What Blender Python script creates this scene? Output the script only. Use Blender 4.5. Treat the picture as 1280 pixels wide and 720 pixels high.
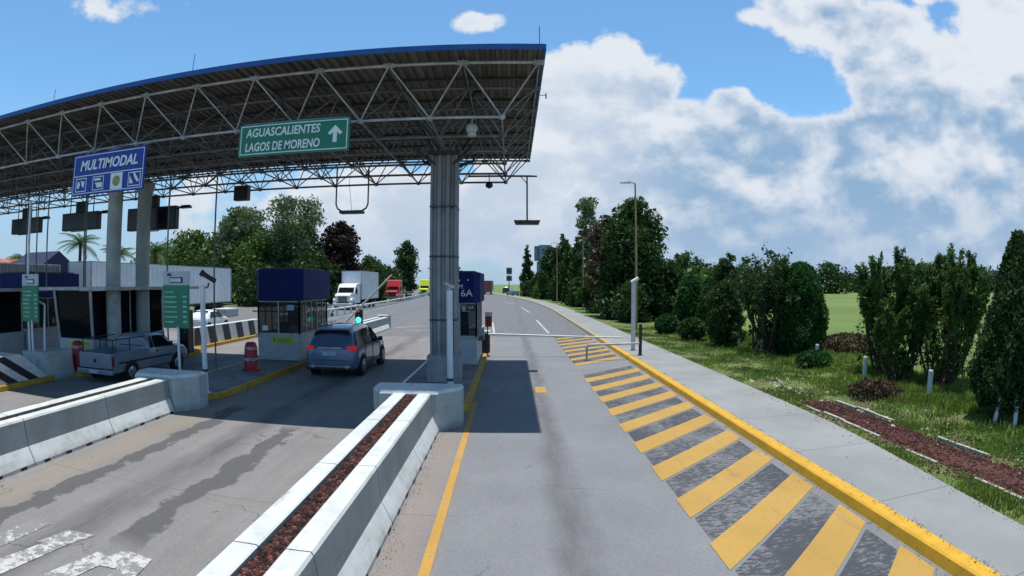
import bpy, bmesh, math, random
import numpy as np
from mathutils import Vector, Matrix
random.seed(7); rng = np.random.default_rng(7)
PI = math.pi
for o in list(bpy.data.objects): bpy.data.objects.remove(o)
S = bpy.context.scene
C = S.collection

# ---------------------------------------------------------------- camera (wide dash-cam lens, equidistant fisheye projection)
cd = bpy.data.cameras.new('camera'); cam = bpy.data.objects.new('camera', cd); C.objects.link(cam)
cam.location = (0, 0, 3.1); cam.rotation_euler = (math.radians(90 - 0.415), 0, 0)
cd.type = 'PANO'; cd.sensor_width = 36; cd.sensor_fit = 'HORIZONTAL'; cd.clip_start = 0.05; cd.clip_end = 5000
K1 = -(1280 / 690) / 36.0
tgt = cd if hasattr(cd, 'panorama_type') else cd.cycles
tgt.panorama_type = 'FISHEYE_LENS_POLYNOMIAL'
tgt.fisheye_polynomial_k0 = 0; tgt.fisheye_polynomial_k1 = K1; tgt.fisheye_polynomial_k2 = 0
tgt.fisheye_polynomial_k3 = 0; tgt.fisheye_polynomial_k4 = 0; tgt.fisheye_fov = PI
S.camera = cam

# ---------------------------------------------------------------- world
SUN_EL, SUN_AZ = math.radians(88.0), math.radians(30)      # azimuth clockwise from +Y
W = bpy.data.worlds.new('World'); S.world = W; W.use_nodes = True
nt = W.node_tree; nt.nodes.clear()
def N(t, typ, **kw):
    n = t.nodes.new(typ)
    for k, v in kw.items(): setattr(n, k, v)
    return n
def setin(t, n, i, v):
    if v is None: return
    if isinstance(v, bpy.types.NodeSocket): t.links.new(v, n.inputs[i])
    else: n.inputs[i].default_value = v
def M(t, op, a, b=None, c=None, clamp=False):
    n = N(t, 'ShaderNodeMath', operation=op, use_clamp=clamp)
    for i, v in enumerate((a, b, c)): setin(t, n, i, v)
    return n.outputs[0]
def VM(t, op, a, b=None, s=None):
    n = N(t, 'ShaderNodeVectorMath', operation=op)
    setin(t, n, 0, a); setin(t, n, 1, b)
    if s is not None: setin(t, n, 3, s)
    return n.outputs['Value'] if op in ('LENGTH', 'DOT_PRODUCT', 'DISTANCE') else n.outputs[0]
def MIX(t, f, a, b, mode='MIX'):
    n = N(t, 'ShaderNodeMix', data_type='RGBA', blend_type=mode)
    setin(t, n, 0, f)
    for i, v in ((6, a), (7, b)):
        if isinstance(v, tuple) and len(v) == 3: v = (*v, 1)
        setin(t, n, i, v)
    return n.outputs[2]
def SMOOTH(t, v, lo, hi, a=0.0, b=1.0):
    n = N(t, 'ShaderNodeMapRange', interpolation_type='SMOOTHSTEP')
    setin(t, n, 0, v); setin(t, n, 1, lo); setin(t, n, 2, hi); setin(t, n, 3, a); setin(t, n, 4, b)
    return n.outputs[0]
def NOISE(t, vec, scale, detail=4, rough=.5, dist=0.0):
    n = N(t, 'ShaderNodeTexNoise'); setin(t, n, 'Vector', vec)
    n.inputs['Scale'].default_value = scale; n.inputs['Detail'].default_value = detail
    n.inputs['Roughness'].default_value = rough; n.inputs['Distortion'].default_value = dist
    return n.outputs[0]

sky = N(nt, 'ShaderNodeTexSky', sky_type='NISHITA', sun_disc=False)
sky.sun_elevation = SUN_EL; sky.sun_rotation = SUN_AZ
sky.air_density = 1.0; sky.dust_density = 0.7; sky.ozone_density = 1.6
geo = N(nt, 'ShaderNodeTexCoord')
vn = VM(nt, 'NORMALIZE', geo.outputs['Generated'])
sep = N(nt, 'ShaderNodeSeparateXYZ'); nt.links.new(vn, sep.inputs[0])
az = M(nt, 'ARCTAN2', sep.outputs[0], sep.outputs[1]); el = M(nt, 'ARCSINE', sep.outputs[2])
cmb = N(nt, 'ShaderNodeCombineXYZ'); nt.links.new(az, cmb.inputs[0]); nt.links.new(el, cmb.inputs[1])
AE = cmb.outputs[0]
# cloud banks: centre azimuth, elevation, half-widths (radians), weight
BL = [(.10,.34,.15,.12,1.0),(.22,.40,.09,.08,1.0),(.17,.27,.22,.14,1.0),(.35,.25,.16,.11,1.0),(.41,.30,.07,.07,.9),(-.07,.468,.075,.028,.72),(.38,.43,.06,.025,.5),(.33,.475,.04,.02,.45),
      (.62,.20,.30,.15,1.0),(.60,.45,.14,.10,1.0),(.72,.38,.17,.14,1.05),(.84,.52,.16,.10,1.0),(.95,.30,.30,.22,1.1),(.50,.46,.07,.035,.7),
      (.38,.45,.03,.03,.6),(-.78,.46,.12,.035,.62),(-.86,.53,.16,.035,.55),(0.0,.12,.60,.12,.92),(-.50,.10,.30,.06,.5),(.9,.10,.6,.10,1.0),(.42,.17,.34,.13,1.08),(.95,.2,.4,.16,1.1),(.62,.06,.7,.22,1.1),(.30,.12,.40,.16,1.1),(.05,.20,.16,.12,1.0),(.20,.36,.16,.08,1.0),(-.28,.13,.22,.07,.85),(-.55,.15,.14,.05,.7)]
HOLES = [(.47,.40,.12,.05,.7),(.55,.335,.08,.05,.6),(.30,.46,.10,.07,.5),(.75,.56,.05,.05,.5)]
def blob(b):
    m = N(nt, 'ShaderNodeMapping', vector_type='TEXTURE'); nt.links.new(AE, m.inputs[0])
    m.inputs[1].default_value = (b[0], b[1], 0); m.inputs[3].default_value = (b[2], b[3], 1)
    l = VM(nt, 'LENGTH', m.outputs[0])
    return SMOOTH(nt, l, 1.5, .2, 0.0, b[4])
mask = None
for b in BL:
    v = blob(b); mask = v if mask is None else M(nt, 'MAXIMUM', mask, v)
for b in HOLES: mask = M(nt, 'SUBTRACT', mask, blob(b))
def dens(off):
    v = VM(nt, 'ADD', vn, off)
    v = VM(nt, 'MULTIPLY', v, (1, 1, 1.25))
    return NOISE(nt, v, 8.0, 12, .58, .1)
d0 = dens((0, 0, 0))
cov = M(nt, 'ADD', mask, M(nt, 'MULTIPLY', M(nt, 'SUBTRACT', d0, .5), 1.8))
alpha = SMOOTH(nt, cov, .40, .66)
thin = M(nt, 'MULTIPLY', alpha, .98)
def bil(off, sc, det):
    return NOISE(nt, VM(nt, 'MULTIPLY', VM(nt, 'ADD', vn, off), (1, 1, 1.5)), sc, det, .52, .0)
r1 = M(nt, 'SUBTRACT', bil((0, 0, 0), 5.5, 6), bil((.012, -.02, .045), 5.5, 6))
r2 = M(nt, 'SUBTRACT', bil((3, 0, 0), 15, 5), bil((3.006, -.008, .016), 15, 5))
big = bil((7, 2, 0), 3.4, 4)
core = SMOOTH(nt, cov, .50, 1.0)
low = SMOOTH(nt, el, .42, .16)
sh = M(nt, 'ADD', M(nt, 'MULTIPLY', low, .46), M(nt, 'MULTIPLY', M(nt, 'SUBTRACT', big, .47), 2.6))
sh = M(nt, 'SUBTRACT', sh, M(nt, 'MULTIPLY', r1, 2.8)); sh = M(nt, 'SUBTRACT', sh, M(nt, 'MULTIPLY', r2, .9))
shade = M(nt, 'MULTIPLY', core, SMOOTH(nt, sh, -.12, .80))
shade = M(nt, 'MULTIPLY', shade, SMOOTH(nt, az, .08, .38, .45, 1.0))
ccol = MIX(nt, shade, (11.4, 12.0, 12.9), (4.0, 6.3, 9.3))
hz = SMOOTH(nt, el, .19, .0); hz2 = SMOOTH(nt, el, .34, .02)
skyc = MIX(nt, M(nt, 'MULTIPLY', hz2, .85), VM(nt, 'MULTIPLY', sky.outputs[0], (1.75, 2.5, 2.75)), (5.5, 7.7, 10.4))
ccol = MIX(nt, M(nt, 'MULTIPLY', hz, .7), ccol, (5.6, 7.6, 10.2))
col = MIX(nt, thin, skyc, ccol)
zen = SMOOTH(nt, el, .62, 1.10, 1.0, .20); col = VM(nt, 'MULTIPLY', col, N(nt, 'ShaderNodeCombineXYZ').outputs[0]) if False else VM(nt, 'SCALE', col, None, zen)
bg = N(nt, 'ShaderNodeBackground'); bg.inputs[1].default_value = .069; nt.links.new(col, bg.inputs[0])
wo = N(nt, 'ShaderNodeOutputWorld'); nt.links.new(bg.outputs[0], wo.inputs[0])

sd = bpy.data.lights.new('sun', 'SUN'); sd.energy = 5.0; sd.angle = math.radians(.55); sd.color = (1, .965, .91)
sun = bpy.data.objects.new('sun', sd); C.objects.link(sun)
dirv = Vector((math.sin(SUN_AZ) * math.cos(SUN_EL), math.cos(SUN_AZ) * math.cos(SUN_EL), math.sin(SUN_EL)))
sun.rotation_euler = dirv.to_track_quat('Z', 'Y').to_euler(); sun.location = (0, 0, 60)
S.view_settings.view_transform = 'Standard'; S.view_settings.look = 'None'
S.view_settings.exposure = 0; S.view_settings.gamma = 1; S.view_settings.use_curve_mapping = False
try:
    S.cycles.max_bounces = 6; S.cycles.transparent_max_bounces = 12; S.cycles.use_denoising = True
except Exception: pass

# ---------------------------------------------------------------- materials
MATS = {}
def mat(name, col, rough=.6, metal=0.0, var=.12, vscale=3.0, bump=0.0, bscale=40, spec=.5, coat=0, emit=None, dirt=0.0, ang=False):
    if name in MATS: return MATS[name]
    m = bpy.data.materials.new(name); m.use_nodes = True; t = m.node_tree
    p = t.nodes['Principled BSDF']
    tc = N(t, 'ShaderNodeTexCoord')
    n = NOISE(t, tc.outputs['Object'], vscale, 5, .6)
    f = SMOOTH(t, n, .3, .7)
    c2 = tuple(max(0, c * (1 - var * 2)) for c in col); c1 = tuple(min(1, c * (1 + var)) for c in col)
    cc = MIX(t, f, c2, c1)
    if dirt > .21 and name in ('white_paint', 'grey_painted_concrete', 'pale_concrete'):
        gp = N(t, 'ShaderNodeNewGeometry').outputs['Position']; gs = N(t, 'ShaderNodeSeparateXYZ'); t.links.new(gp, gs.inputs[0])
        sc = NOISE(t, VM(t, 'MULTIPLY', gp, (9, .9, 14)), 1.0, 8, .7)
        cc = MIX(t, SMOOTH(t, sc, .56, .74, 0, .55), cc, (.09, .085, .08))
        rn = NOISE(t, VM(t, 'MULTIPLY', gp, (7, 7, .7)), 1.0, 6, .7)
        cc = MIX(t, SMOOTH(t, rn, .5, .8, 0, .35), cc, (.16, .15, .13))
        sp_ = NOISE(t, gp, 22, 6, .75)
        cc = MIX(t, SMOOTH(t, sp_, .66, .70, 0, .7), cc, (.14, .13, .12))
        gr = M(t, 'MULTIPLY', SMOOTH(t, gs.outputs[2], .22, .0), SMOOTH(t, NOISE(t, gp, 4, 6, .7), .3, .7))
        cc = MIX(t, M(t, 'MULTIPLY', gr, .6), cc, (.11, .095, .08))
    if dirt:
        n2 = NOISE(t, tc.outputs['Object'], 1.4, 8, .7)
        cc = MIX(t, SMOOTH(t, n2, .5, .72, 0, dirt), cc, (.12, .105, .09))
    t.links.new(cc, p.inputs['Base Color'])
    p.inputs['Roughness'].default_value = rough; p.inputs['Metallic'].default_value = metal
    p.inputs['Specular IOR Level'].default_value = spec
    if coat: p.inputs['Coat Weight'].default_value = coat; p.inputs['Coat Roughness'].default_value = .08
    if bump:
        b = N(t, 'ShaderNodeBump'); b.inputs['Strength'].default_value = bump; b.inputs['Distance'].default_value = .02
        t.links.new(NOISE(t, tc.outputs['Object'], bscale, 6, .6), b.inputs['Height']); t.links.new(b.outputs[0], p.inputs['Normal'])
    if emit:
        p.inputs['Emission Color'].default_value = (*emit[0], 1); p.inputs['Emission Strength'].default_value = emit[1]
    MATS[name] = m; return m
def leafmat(name, c, var=.5, trans=.25):
    m = bpy.data.materials.new(name); m.use_nodes = True; t = m.node_tree; t.nodes.clear()
    g = N(t, 'ShaderNodeNewGeometry'); tc = N(t, 'ShaderNodeTexCoord')
    n = SMOOTH(t, NOISE(t, tc.outputs['Object'], 1.1, 4, .6), .35, .65)
    f = M(t, 'ADD', M(t, 'MULTIPLY', g.outputs['Random Per Island'], .5), M(t, 'MULTIPLY', n, .5))
    cc = MIX(t, f, tuple(x * (1 - var) for x in c), tuple(min(1, x * (1 + var)) for x in c))
    d = N(t, 'ShaderNodeBsdfDiffuse'); tr = N(t, 'ShaderNodeBsdfTranslucent'); gl = N(t, 'ShaderNodeBsdfGlossy')
    gl.inputs['Roughness'].default_value = .5; gl.inputs['Color'].default_value = (.5, .6, .5, 1)
    t.links.new(cc, d.inputs[0]); t.links.new(MIX(t, .5, cc, (c[0] * 1.6, c[1] * 1.8, c[2])), tr.inputs[0])
    a = N(t, 'ShaderNodeMixShader'); a.inputs[0].default_value = trans; t.links.new(d.outputs[0], a.inputs[1]); t.links.new(tr.outputs[0], a.inputs[2])
    b = N(t, 'ShaderNodeMixShader'); b.inputs[0].default_value = .025; t.links.new(a.outputs[0], b.inputs[1]); t.links.new(gl.outputs[0], b.inputs[2])
    o = N(t, 'ShaderNodeOutputMaterial'); t.links.new(b.outputs[0], o.inputs[0]); return m
def glassmat(name, tint=(.02, .03, .035), alpha=.75):
    m = bpy.data.materials.new(name); m.use_nodes = True; t = m.node_tree; t.nodes.clear()
    p = N(t, 'ShaderNodeBsdfPrincipled'); p.inputs['Roughness'].default_value = .08; p.inputs['Specular IOR Level'].default_value = .10
    tc = N(t, 'ShaderNodeTexCoord')
    t.links.new(MIX(t, NOISE(t, tc.outputs['Object'], 2, 3), tuple(x * .6 for x in tint), tuple(x * 1.4 for x in tint)), p.inputs['Base Color'])
    tr = N(t, 'ShaderNodeBsdfTransparent'); mx = N(t, 'ShaderNodeMixShader'); mx.inputs[0].default_value = alpha
    t.links.new(tr.outputs[0], mx.inputs[1]); t.links.new(p.outputs[0], mx.inputs[2])
    o = N(t, 'ShaderNodeOutputMaterial'); t.links.new(mx.outputs[0], o.inputs[0]); return m

white = mat('white_paint', (.60, .63, .61), .55, var=.05, vscale=2.5, dirt=.22, bump=.1)
bodyg = mat('grey_painted_concrete', (.22, .25, .25), .75, var=.08, vscale=1.6, dirt=.3, bump=.15)
conc = mat('pale_concrete', (.40, .44, .43), .75, var=.08, vscale=2, dirt=.3, bump=.15)
yel = mat('yellow_kerb_paint', (.50, .28, .02), .65, var=.16, vscale=5, dirt=.55, bump=.15)
blackp = mat('black_paint', (.018, .02, .026), .5, var=.2)
steel = mat('galvanised_tube', (.42, .43, .44), .45, .3, var=.15)
steeld = mat('grey_column_steel', (.27, .28, .30), .55, .15, var=.12, vscale=1.2, dirt=.4)
steeldd = mat('dark_steel', (.05, .055, .06), .5, .3, var=.15)
blue = mat('blue_fascia', (.004, .014, .11), .6, var=.1, spec=.2)
bluesign = mat('blue_sign', (.008, .04, .30), .5, var=.06)
bluetrim = mat('blue_roof_edge', (.012, .085, .30), .5, var=.08)
greensign = mat('green_sign', (.008, .17, .095), .4, var=.06)
signwhite = mat('sign_white', (.72, .78, .76), .5, var=.04)
notice = mat('yellow_notice', (.50, .58, .04), .5, var=.1)
darkbox = mat('black_housing', (.014, .015, .019), .45, var=.2)
redp = mat('red_plastic', (.36, .012, .02), .45, var=.15)
rubber = mat('tyre_rubber', (.014, .014, .015), .85, var=.2)
rim = mat('wheel_rim', (.45, .46, .48), .3, .8, var=.1)
silver = mat('silver_blue_car_paint', (.095, .15, .25), .35, .35, var=.03, coat=.8)
pickupp = mat('pale_silver_pickup_paint', (.20, .245, .30), .38, .2, var=.03, coat=.7)
whitecar = mat('white_car_paint', (.74, .76, .78), .3, 0, var=.03, coat=.6)
whitetruck = mat('white_trailer_paint', (.66, .70, .72), .5, var=.05, vscale=.8, dirt=.12)
redtruck = mat('red_truck_paint', (.45, .015, .02), .35, var=.06, coat=.5)
yeltruck = mat('yellow_truck_paint', (.55, .62, .03), .4, var=.06)
glass = glassmat('dark_glass', (.008, .011, .014), 1.0); bglass = glassmat('booth_glass', (.02, .032, .038), .72)
plate = mat('number_plate', (.34, .44, .62), .5, var=.1)
taillight = mat('lit_tail_lamp', (.5, .01, .012), .3, var=.05, emit=((1, .02, .03), .22))
taildim = mat('red_lamp_lens', (.16, .01, .012), .25, var=.1)
headl = mat('lamp_lens', (.6, .62, .62), .2, var=.05)
greenlight = mat('lit_green_lamp', (.02, .5, .3), .3, var=.03, emit=((.05, 1, .55), 3.0))
orangepole = mat('ochre_pole_paint', (.42, .25, .09), .55, var=.15)
polew = mat('white_pole_paint', (.62, .65, .67), .5, var=.06)
bark = mat('bark', (.085, .06, .045), .9, var=.35, vscale=6, bump=.4, bscale=20)
terra = mat('terracotta_roof', (.42, .13, .07), .8, var=.2)
wallw = mat('plaster_wall', (.5, .48, .45), .8, var=.08)
interior = mat('booth_interior', (.10, .11, .12), .7, var=.3, vscale=4)
L_mid = leafmat('leaves_mid_green', (.075, .125, .03))
L_dark = leafmat('leaves_dark_green', (.036, .070, .022), .65)
L_topi = leafmat('leaves_clipped_green', (.028, .085, .022), .5)
L_finger = leafmat('leaves_bright_shrub', (.062, .115, .028), .7)
L_grey = leafmat('leaves_grey_green', (.11, .145, .075), .5, .35)
L_red = leafmat('leaves_bronze', (.075, .05, .035), .5)
L_purple = leafmat('leaves_dark_bronze', (.03, .018, .018), .5)
L_palm = leafmat('leaves_palm', (.07, .13, .045), .4)
L_grass = leafmat('grass_blades', (.165, .235, .045), .55, .2)

# ---------------------------------------------------------------- mesh builder
class MB:
    def __init__(s): s.v = []; s.f = []; s.m = []; s.sm = []
    def add(s, vs, fs, mi=0, smooth=False):
        b = len(s.v); s.v += [tuple(v) for v in vs]
        for f in fs: s.f.append(tuple(b + i for i in f)); s.m.append(mi); s.sm.append(smooth)
        return s
    def box(s, x0, x1, y0, y1, z0, z1, mi=0):
        return s.add([(x0,y0,z0),(x1,y0,z0),(x1,y1,z0),(x0,y1,z0),(x0,y0,z1),(x1,y0,z1),(x1,y1,z1),(x0,y1,z1)],
              [(0,3,2,1),(4,5,6,7),(0,1,5,4),(1,2,6,5),(2,3,7,6),(3,0,4,7)], mi)
    def prism(s, poly, z0, z1, mi=0, top=None, axis='z', inset=None):
        n = len(poly); p2 = inset or poly
        def P(a, b, c): return {'z': (a, b, c), 'y': (a, c, b), 'x': (c, a, b)}[axis]
        vs = [P(a, b, z0) for a, b in poly] + [P(a, b, z1) for a, b in p2]
        fs = [(i, (i+1) % n, n+(i+1) % n, n+i) for i in range(n)]
        s.add(vs, fs, mi); s.add(vs, [tuple(range(n))[::-1]], mi); s.add(vs, [tuple(range(n, 2*n))], mi if top is None else top)
        return s
    def tube(s, p, q, r, n=8, r2=None, mi=0, cap=True):
        p = Vector(p); q = Vector(q); d = (q-p)
        if d.length < 1e-6: return s
        d.normalize(); a = d.orthogonal().normalized(); b = d.cross(a); r2 = r if r2 is None else r2
        vs = []
        for c, rr in ((p, r), (q, r2)):
            for i in range(n):
                t = 2*PI*i/n; vs.append(c + a*math.cos(t)*rr + b*math.sin(t)*rr)
        s.add(vs, [(i, (i+1) % n, n+(i+1) % n, n+i) for i in range(n)], mi, n > 5)
        if cap: s.add(vs, [tuple(range(n))[::-1], tuple(range(n, 2*n))], mi)
        return s
    def path(s, pts, r, n=6, mi=0):
        for a, b in zip(pts, pts[1:]): s.tube(a, b, r, n, mi=mi)
        return s
    def lathe(s, c, prof, n=16, mi=0, axis='z'):
        vs = []
        for r, z in prof:
            for i in range(n):
                t = 2*PI*i/n; x, y = r*math.cos(t), r*math.sin(t)
                vs.append((c[0]+x, c[1]+y, c[2]+z) if axis == 'z' else ((c[0]+z, c[1]+x, c[2]+y) if axis == 'x' else (c[0]+x, c[1]+z, c[2]+y)))
        fs = [(k*n+i, k*n+(i+1) % n, (k+1)*n+(i+1) % n, (k+1)*n+i) for k in range(len(prof)-1) for i in range(n)]
        s.add(vs, fs, mi, True); s.add(vs, [tuple(range(n))[::-1], tuple(range((len(prof)-1)*n, len(prof)*n))], mi)
        return s
    def quad(s, a, b, c, d, mi=0): return s.add([a, b, c, d], [(0, 1, 2, 3)], mi)
    def build(s, name, mats, parent=None, bevel=0):
        me = bpy.data.meshes.new(name)
        off = parent.location if parent is not None else Vector((0, 0, 0))
        me.from_pydata([(v[0]-off[0], v[1]-off[1], v[2]-off[2]) for v in s.v], [], s.f)
        if not isinstance(mats, (list, tuple)): mats = [mats]
        for m in mats: me.materials.append(m)
        me.polygons.foreach_set('material_index', s.m); me.polygons.foreach_set('use_smooth', s.sm)
        me.update()
        bm = bmesh.new(); bm.from_mesh(me); bmesh.ops.recalc_face_normals(bm, faces=bm.faces) if len(bm.faces) < 60000 else None
        bm.to_mesh(me); bm.free()
        o = bpy.data.objects.new(name, me); C.objects.link(o)
        if parent is not None: o.parent = parent
        if bevel:
            b = o.modifiers.new('b', 'BEVEL'); b.width = bevel; b.segments = 2; b.limit_method = 'ANGLE'; b.angle_limit = math.radians(35)
        return o
def tag(o, label=None, cat=None, group=None, kind=None):
    if label: o['label'] = label
    if cat: o['category'] = cat
    if group: o['group'] = group
    if kind: o['kind'] = kind
    return o
def thing(name, label, cat, loc=(0, 0, 0), group=None):
    o = bpy.data.objects.new(name, None); C.objects.link(o); o.location = loc; o.empty_display_size = .3
    return tag(o, label, cat, group)
def copy_tree(o, parent=None):
    c = o.copy(); C.objects.link(c)
    if parent is not None: c.parent = parent
    for ch in list(o.children): copy_tree(ch, c)
    return c
def textmb(txt, size, mats, name, parent, origin, right=(1, 0, 0), up=(0, 0, 1), shear=0, bold=.0, extr=.004, width=None, space=1.0):
    cu = bpy.data.curves.new('t', 'FONT'); cu.body = txt; cu.size = size; cu.align_x = 'CENTER'; cu.align_y = 'CENTER'
    cu.extrude = extr; cu.offset = bold; cu.shear = shear; cu.space_character = space; cu.resolution_u = 3
    o = bpy.data.objects.new('t', cu); C.objects.link(o)
    dg = bpy.context.evaluated_depsgraph_get(); dg.update()
    me = bpy.data.meshes.new_from_object(o.evaluated_get(dg)); bpy.data.objects.remove(o)
    vs = np.array([v.co[:] for v in me.vertices])
    if width:
        w = vs[:, 0].max() - vs[:, 0].min(); vs[:, 0] *= width / w
    R = Vector(right).normalized(); U = Vector(up).normalized(); Nn = R.cross(U)
    off = parent.location
    for v, p in zip(me.vertices, vs):
        v.co = Vector(origin) + R*p[0] + U*p[1] + Nn*p[2] - off
    me.materials.clear(); me.materials.append(mats)
    r = bpy.data.objects.new(name, me); C.objects.link(r); r.parent = parent
    return r

# ---------------------------------------------------------------- ground
def bend(y):
    if y <= 55: return 0.0
    if y <= 130: return -.0009 * (y - 55) ** 2
    return -(.0009 * 75 ** 2 + .135 * (y - 130))
def strip(rows, xs, zf, name, m, kind='structure'):
    mb = MB(); n = len(xs(rows[0]))
    for y in rows:
        for x in xs(y): mb.v.append((x, y, zf(x, y)))
    for j in range(len(rows) - 1):
        for i in range(n - 1):
            a = j*n + i; mb.f.append((a, a+1, a+1+n, a+n)); mb.m.append(0); mb.sm.append(True)
    o = mb.build(name, m); tag(o, kind=kind); return o
def worldmat(name): 
    m = bpy.data.materials.new(name); m.use_nodes = True; t = m.node_tree
    p = t.nodes['Principled BSDF']; tc = N(t, 'ShaderNodeTexCoord'); g = N(t, 'ShaderNodeNewGeometry')
    sp = N(t, 'ShaderNodeSeparateXYZ'); t.links.new(g.outputs['Position'], sp.inputs[0])
    return m, t, p, g.outputs['Position'], sp.outputs[0], sp.outputs[1]
# road surface material
rm, t, p, P, X, Y = worldmat('worn_concrete_road'); p.inputs['Roughness'].default_value = .82
fine = NOISE(t, P, 35, 6, .7); mid = NOISE(t, P, .55, 6, .6); streak = NOISE(t, VM(t, 'MULTIPLY', P, (3.2, .22, 1)), 1, 7, .62)
base = MIX(t, SMOOTH(t, mid, .3, .7), (.175, .166, .162), (.222, .212, .208))
base = MIX(t, SMOOTH(t, streak, .35, .75, 0, .55), base, (.135, .132, .138))
base = MIX(t, SMOOTH(t, fine, .25, .75, 0, .25), base, (.25, .24, .23))
def band(c, w, x=X):   # smooth band about x = c
    return SMOOTH(t, M(t, 'ABSOLUTE', M(t, 'SUBTRACT', x, c)), w, 0.0)
wob = M(t, 'ADD', X, M(t, 'MULTIPLY', M(t, 'SUBTRACT', NOISE(t, P, .5, 4, .6), .5), .7))
# lane beyond x=-.8: bluish asphalt lane
base = MIX(t, M(t, 'MULTIPLY', SMOOTH(t, X, -.82, -.78), .8), base, MIX(t, SMOOTH(t, mid, .25, .75), (.158, .168, .185), (.192, .203, .220)))
# brownish shoulder by the medians
base = MIX(t, M(t, 'MULTIPLY', band(-1.35, .6), .6), base, (.225, .190, .170))
base = MIX(t, M(t, 'MULTIPLY', band(-7.5, .7, wob), .5), base, (.25, .205, .15))
for c, w, k in ((.78, .42, .62), (-5.55, .6, .7), (-12, .7, .7), (-18.5, .7, .7)):
    f = M(t, 'MULTIPLY', band(c, w, wob), SMOOTH(t, NOISE(t, VM(t, 'MULTIPLY', P, (2.2, .35, 1)), 1.2, 8, .7), .3, .62, .25, k))
    base = MIX(t, f, base, (.062, .058, .06))
def within(v, a, b, s=.6): return M(t, 'MULTIPLY', SMOOTH(t, v, a - s, a + s), SMOOTH(t, v, b + s, b - s))
# wet-looking stains in the left lane
edge = NOISE(t, VM(t, 'MULTIPLY', P, (1, .6, 1)), 1.5, 9, .6)
def stain(xc, w, y0, y1, k):
    a = M(t, 'SUBTRACT', M(t, 'ADD', M(t, 'SUBTRACT', w, M(t, 'ABSOLUTE', M(t, 'SUBTRACT', X, xc))), M(t, 'MULTIPLY', M(t, 'SUBTRACT', edge, .5), 1.25)), 0)
    a = M(t, 'MULTIPLY', SMOOTH(t, a, -.02, .05), SMOOTH(t, within(Y, y0, y1, .8), .2, .8)); return M(t, 'MULTIPLY', a, k)
xs1 = stain(-6.85, .24, 3.6, 12.6, .85); xs2 = stain(-4.72, .24, 5.0, 11, .85)
base = MIX(t, xs1, base, (.07, .07, .075)); base = MIX(t, xs2, base, (.07, .07, .075))
vc = N(t, 'ShaderNodeTexVoronoi', feature='DISTANCE_TO_EDGE'); t.links.new(VM(t, 'ADD', P, VM(t, 'SCALE', N(t, 'ShaderNodeTexNoise').outputs[1], None, .0)), vc.inputs['Vector']); vc.inputs['Scale'].default_value = .33
wn = N(t, 'ShaderNodeTexNoise'); t.links.new(P, wn.inputs['Vector']); wn.inputs['Scale'].default_value = 1.4; wn.inputs['Detail'].default_value = 6
t.links.new(VM(t, 'ADD', P, VM(t, 'SCALE', wn.outputs[1], None, 1.3)), vc.inputs['Vector'])
crack = M(t, 'MULTIPLY', SMOOTH(t, vc.outputs['Distance'], .006, .0015), SMOOTH(t, NOISE(t, P, .35, 3, .5), .50, .58))
base = MIX(t, M(t, 'MULTIPLY', crack, .6), base, (.05, .048, .045))
agg = N(t, 'ShaderNodeTexVoronoi'); t.links.new(P, agg.inputs['Vector']); agg.inputs['Scale'].default_value = 55
base = MIX(t, .16, base, agg.outputs['Color'], 'OVERLAY')
drip = SMOOTH(t, NOISE(t, P, 3.1, 3, .5), .73, .77)
base = MIX(t, M(t, 'MULTIPLY', drip, .55), base, (.05, .05, .05))
# painted bits worn: spots
spots = SMOOTH(t, NOISE(t, P, 9, 5, .75), .69, .74)
base = MIX(t, M(t, 'MULTIPLY', spots, .5), base, (.06, .058, .055))
# farther road is darker asphalt
base = MIX(t, M(t, 'MULTIPLY', SMOOTH(t, Y, 31.8, 32.2), .75), base, MIX(t, SMOOTH(t, streak, .3, .7), (.105, .107, .113), (.14, .142, .148)))
# transverse slab joints
jy = M(t, 'ABSOLUTE', M(t, 'SUBTRACT', M(t, 'FRACT', M(t, 'DIVIDE', Y, 4.6)), .5))
jl = M(t, 'MULTIPLY', SMOOTH(t, jy, .0035, .0015), SMOOTH(t, X, -.7, -.8))
base = MIX(t, M(t, 'MULTIPLY', jl, .45), base, (.07, .065, .06))
t.links.new(base, p.inputs['Base Color'])
bp = N(t, 'ShaderNodeBump'); bp.inputs['Strength'].default_value = .25; bp.inputs['Distance'].default_value = .01
t.links.new(NOISE(t, P, 60, 5, .7), bp.inputs['Height']); t.links.new(bp.outputs[0], p.inputs['Normal'])
road_mat = rm

gm, t, p, P, X, Y = worldmat('field_grass'); p.inputs['Roughness'].default_value = .95
n1 = NOISE(t, P, .06, 5, .6); n2 = NOISE(t, P, 1.6, 7, .7); n3 = NOISE(t, P, 14, 5, .7)
c = MIX(t, SMOOTH(t, n1, .35, .65), (.125, .195, .037), (.18, .265, .055))
c = MIX(t, SMOOTH(t, n2, .35, .7, 0, .6), c, (.085, .13, .03))
vg = M(t, 'MULTIPLY', SMOOTH(t, X, 15, 12), SMOOTH(t, Y, 60, 40))
c = MIX(t, M(t, 'MULTIPLY', vg, SMOOTH(t, n2, .46, .58, 0, .85)), c, (.15, .105, .065))
c = MIX(t, SMOOTH(t, n3, .3, .7, 0, .35), c, (.03, .05, .012))
t.links.new(c, p.inputs['Base Color'])
bp = N(t, 'ShaderNodeBump'); bp.inputs['Strength'].default_value = .8; bp.inputs['Distance'].default_value = .08
t.links.new(n3, bp.inputs['Height']); t.links.new(bp.outputs[0], p.inputs['Normal'])

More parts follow.
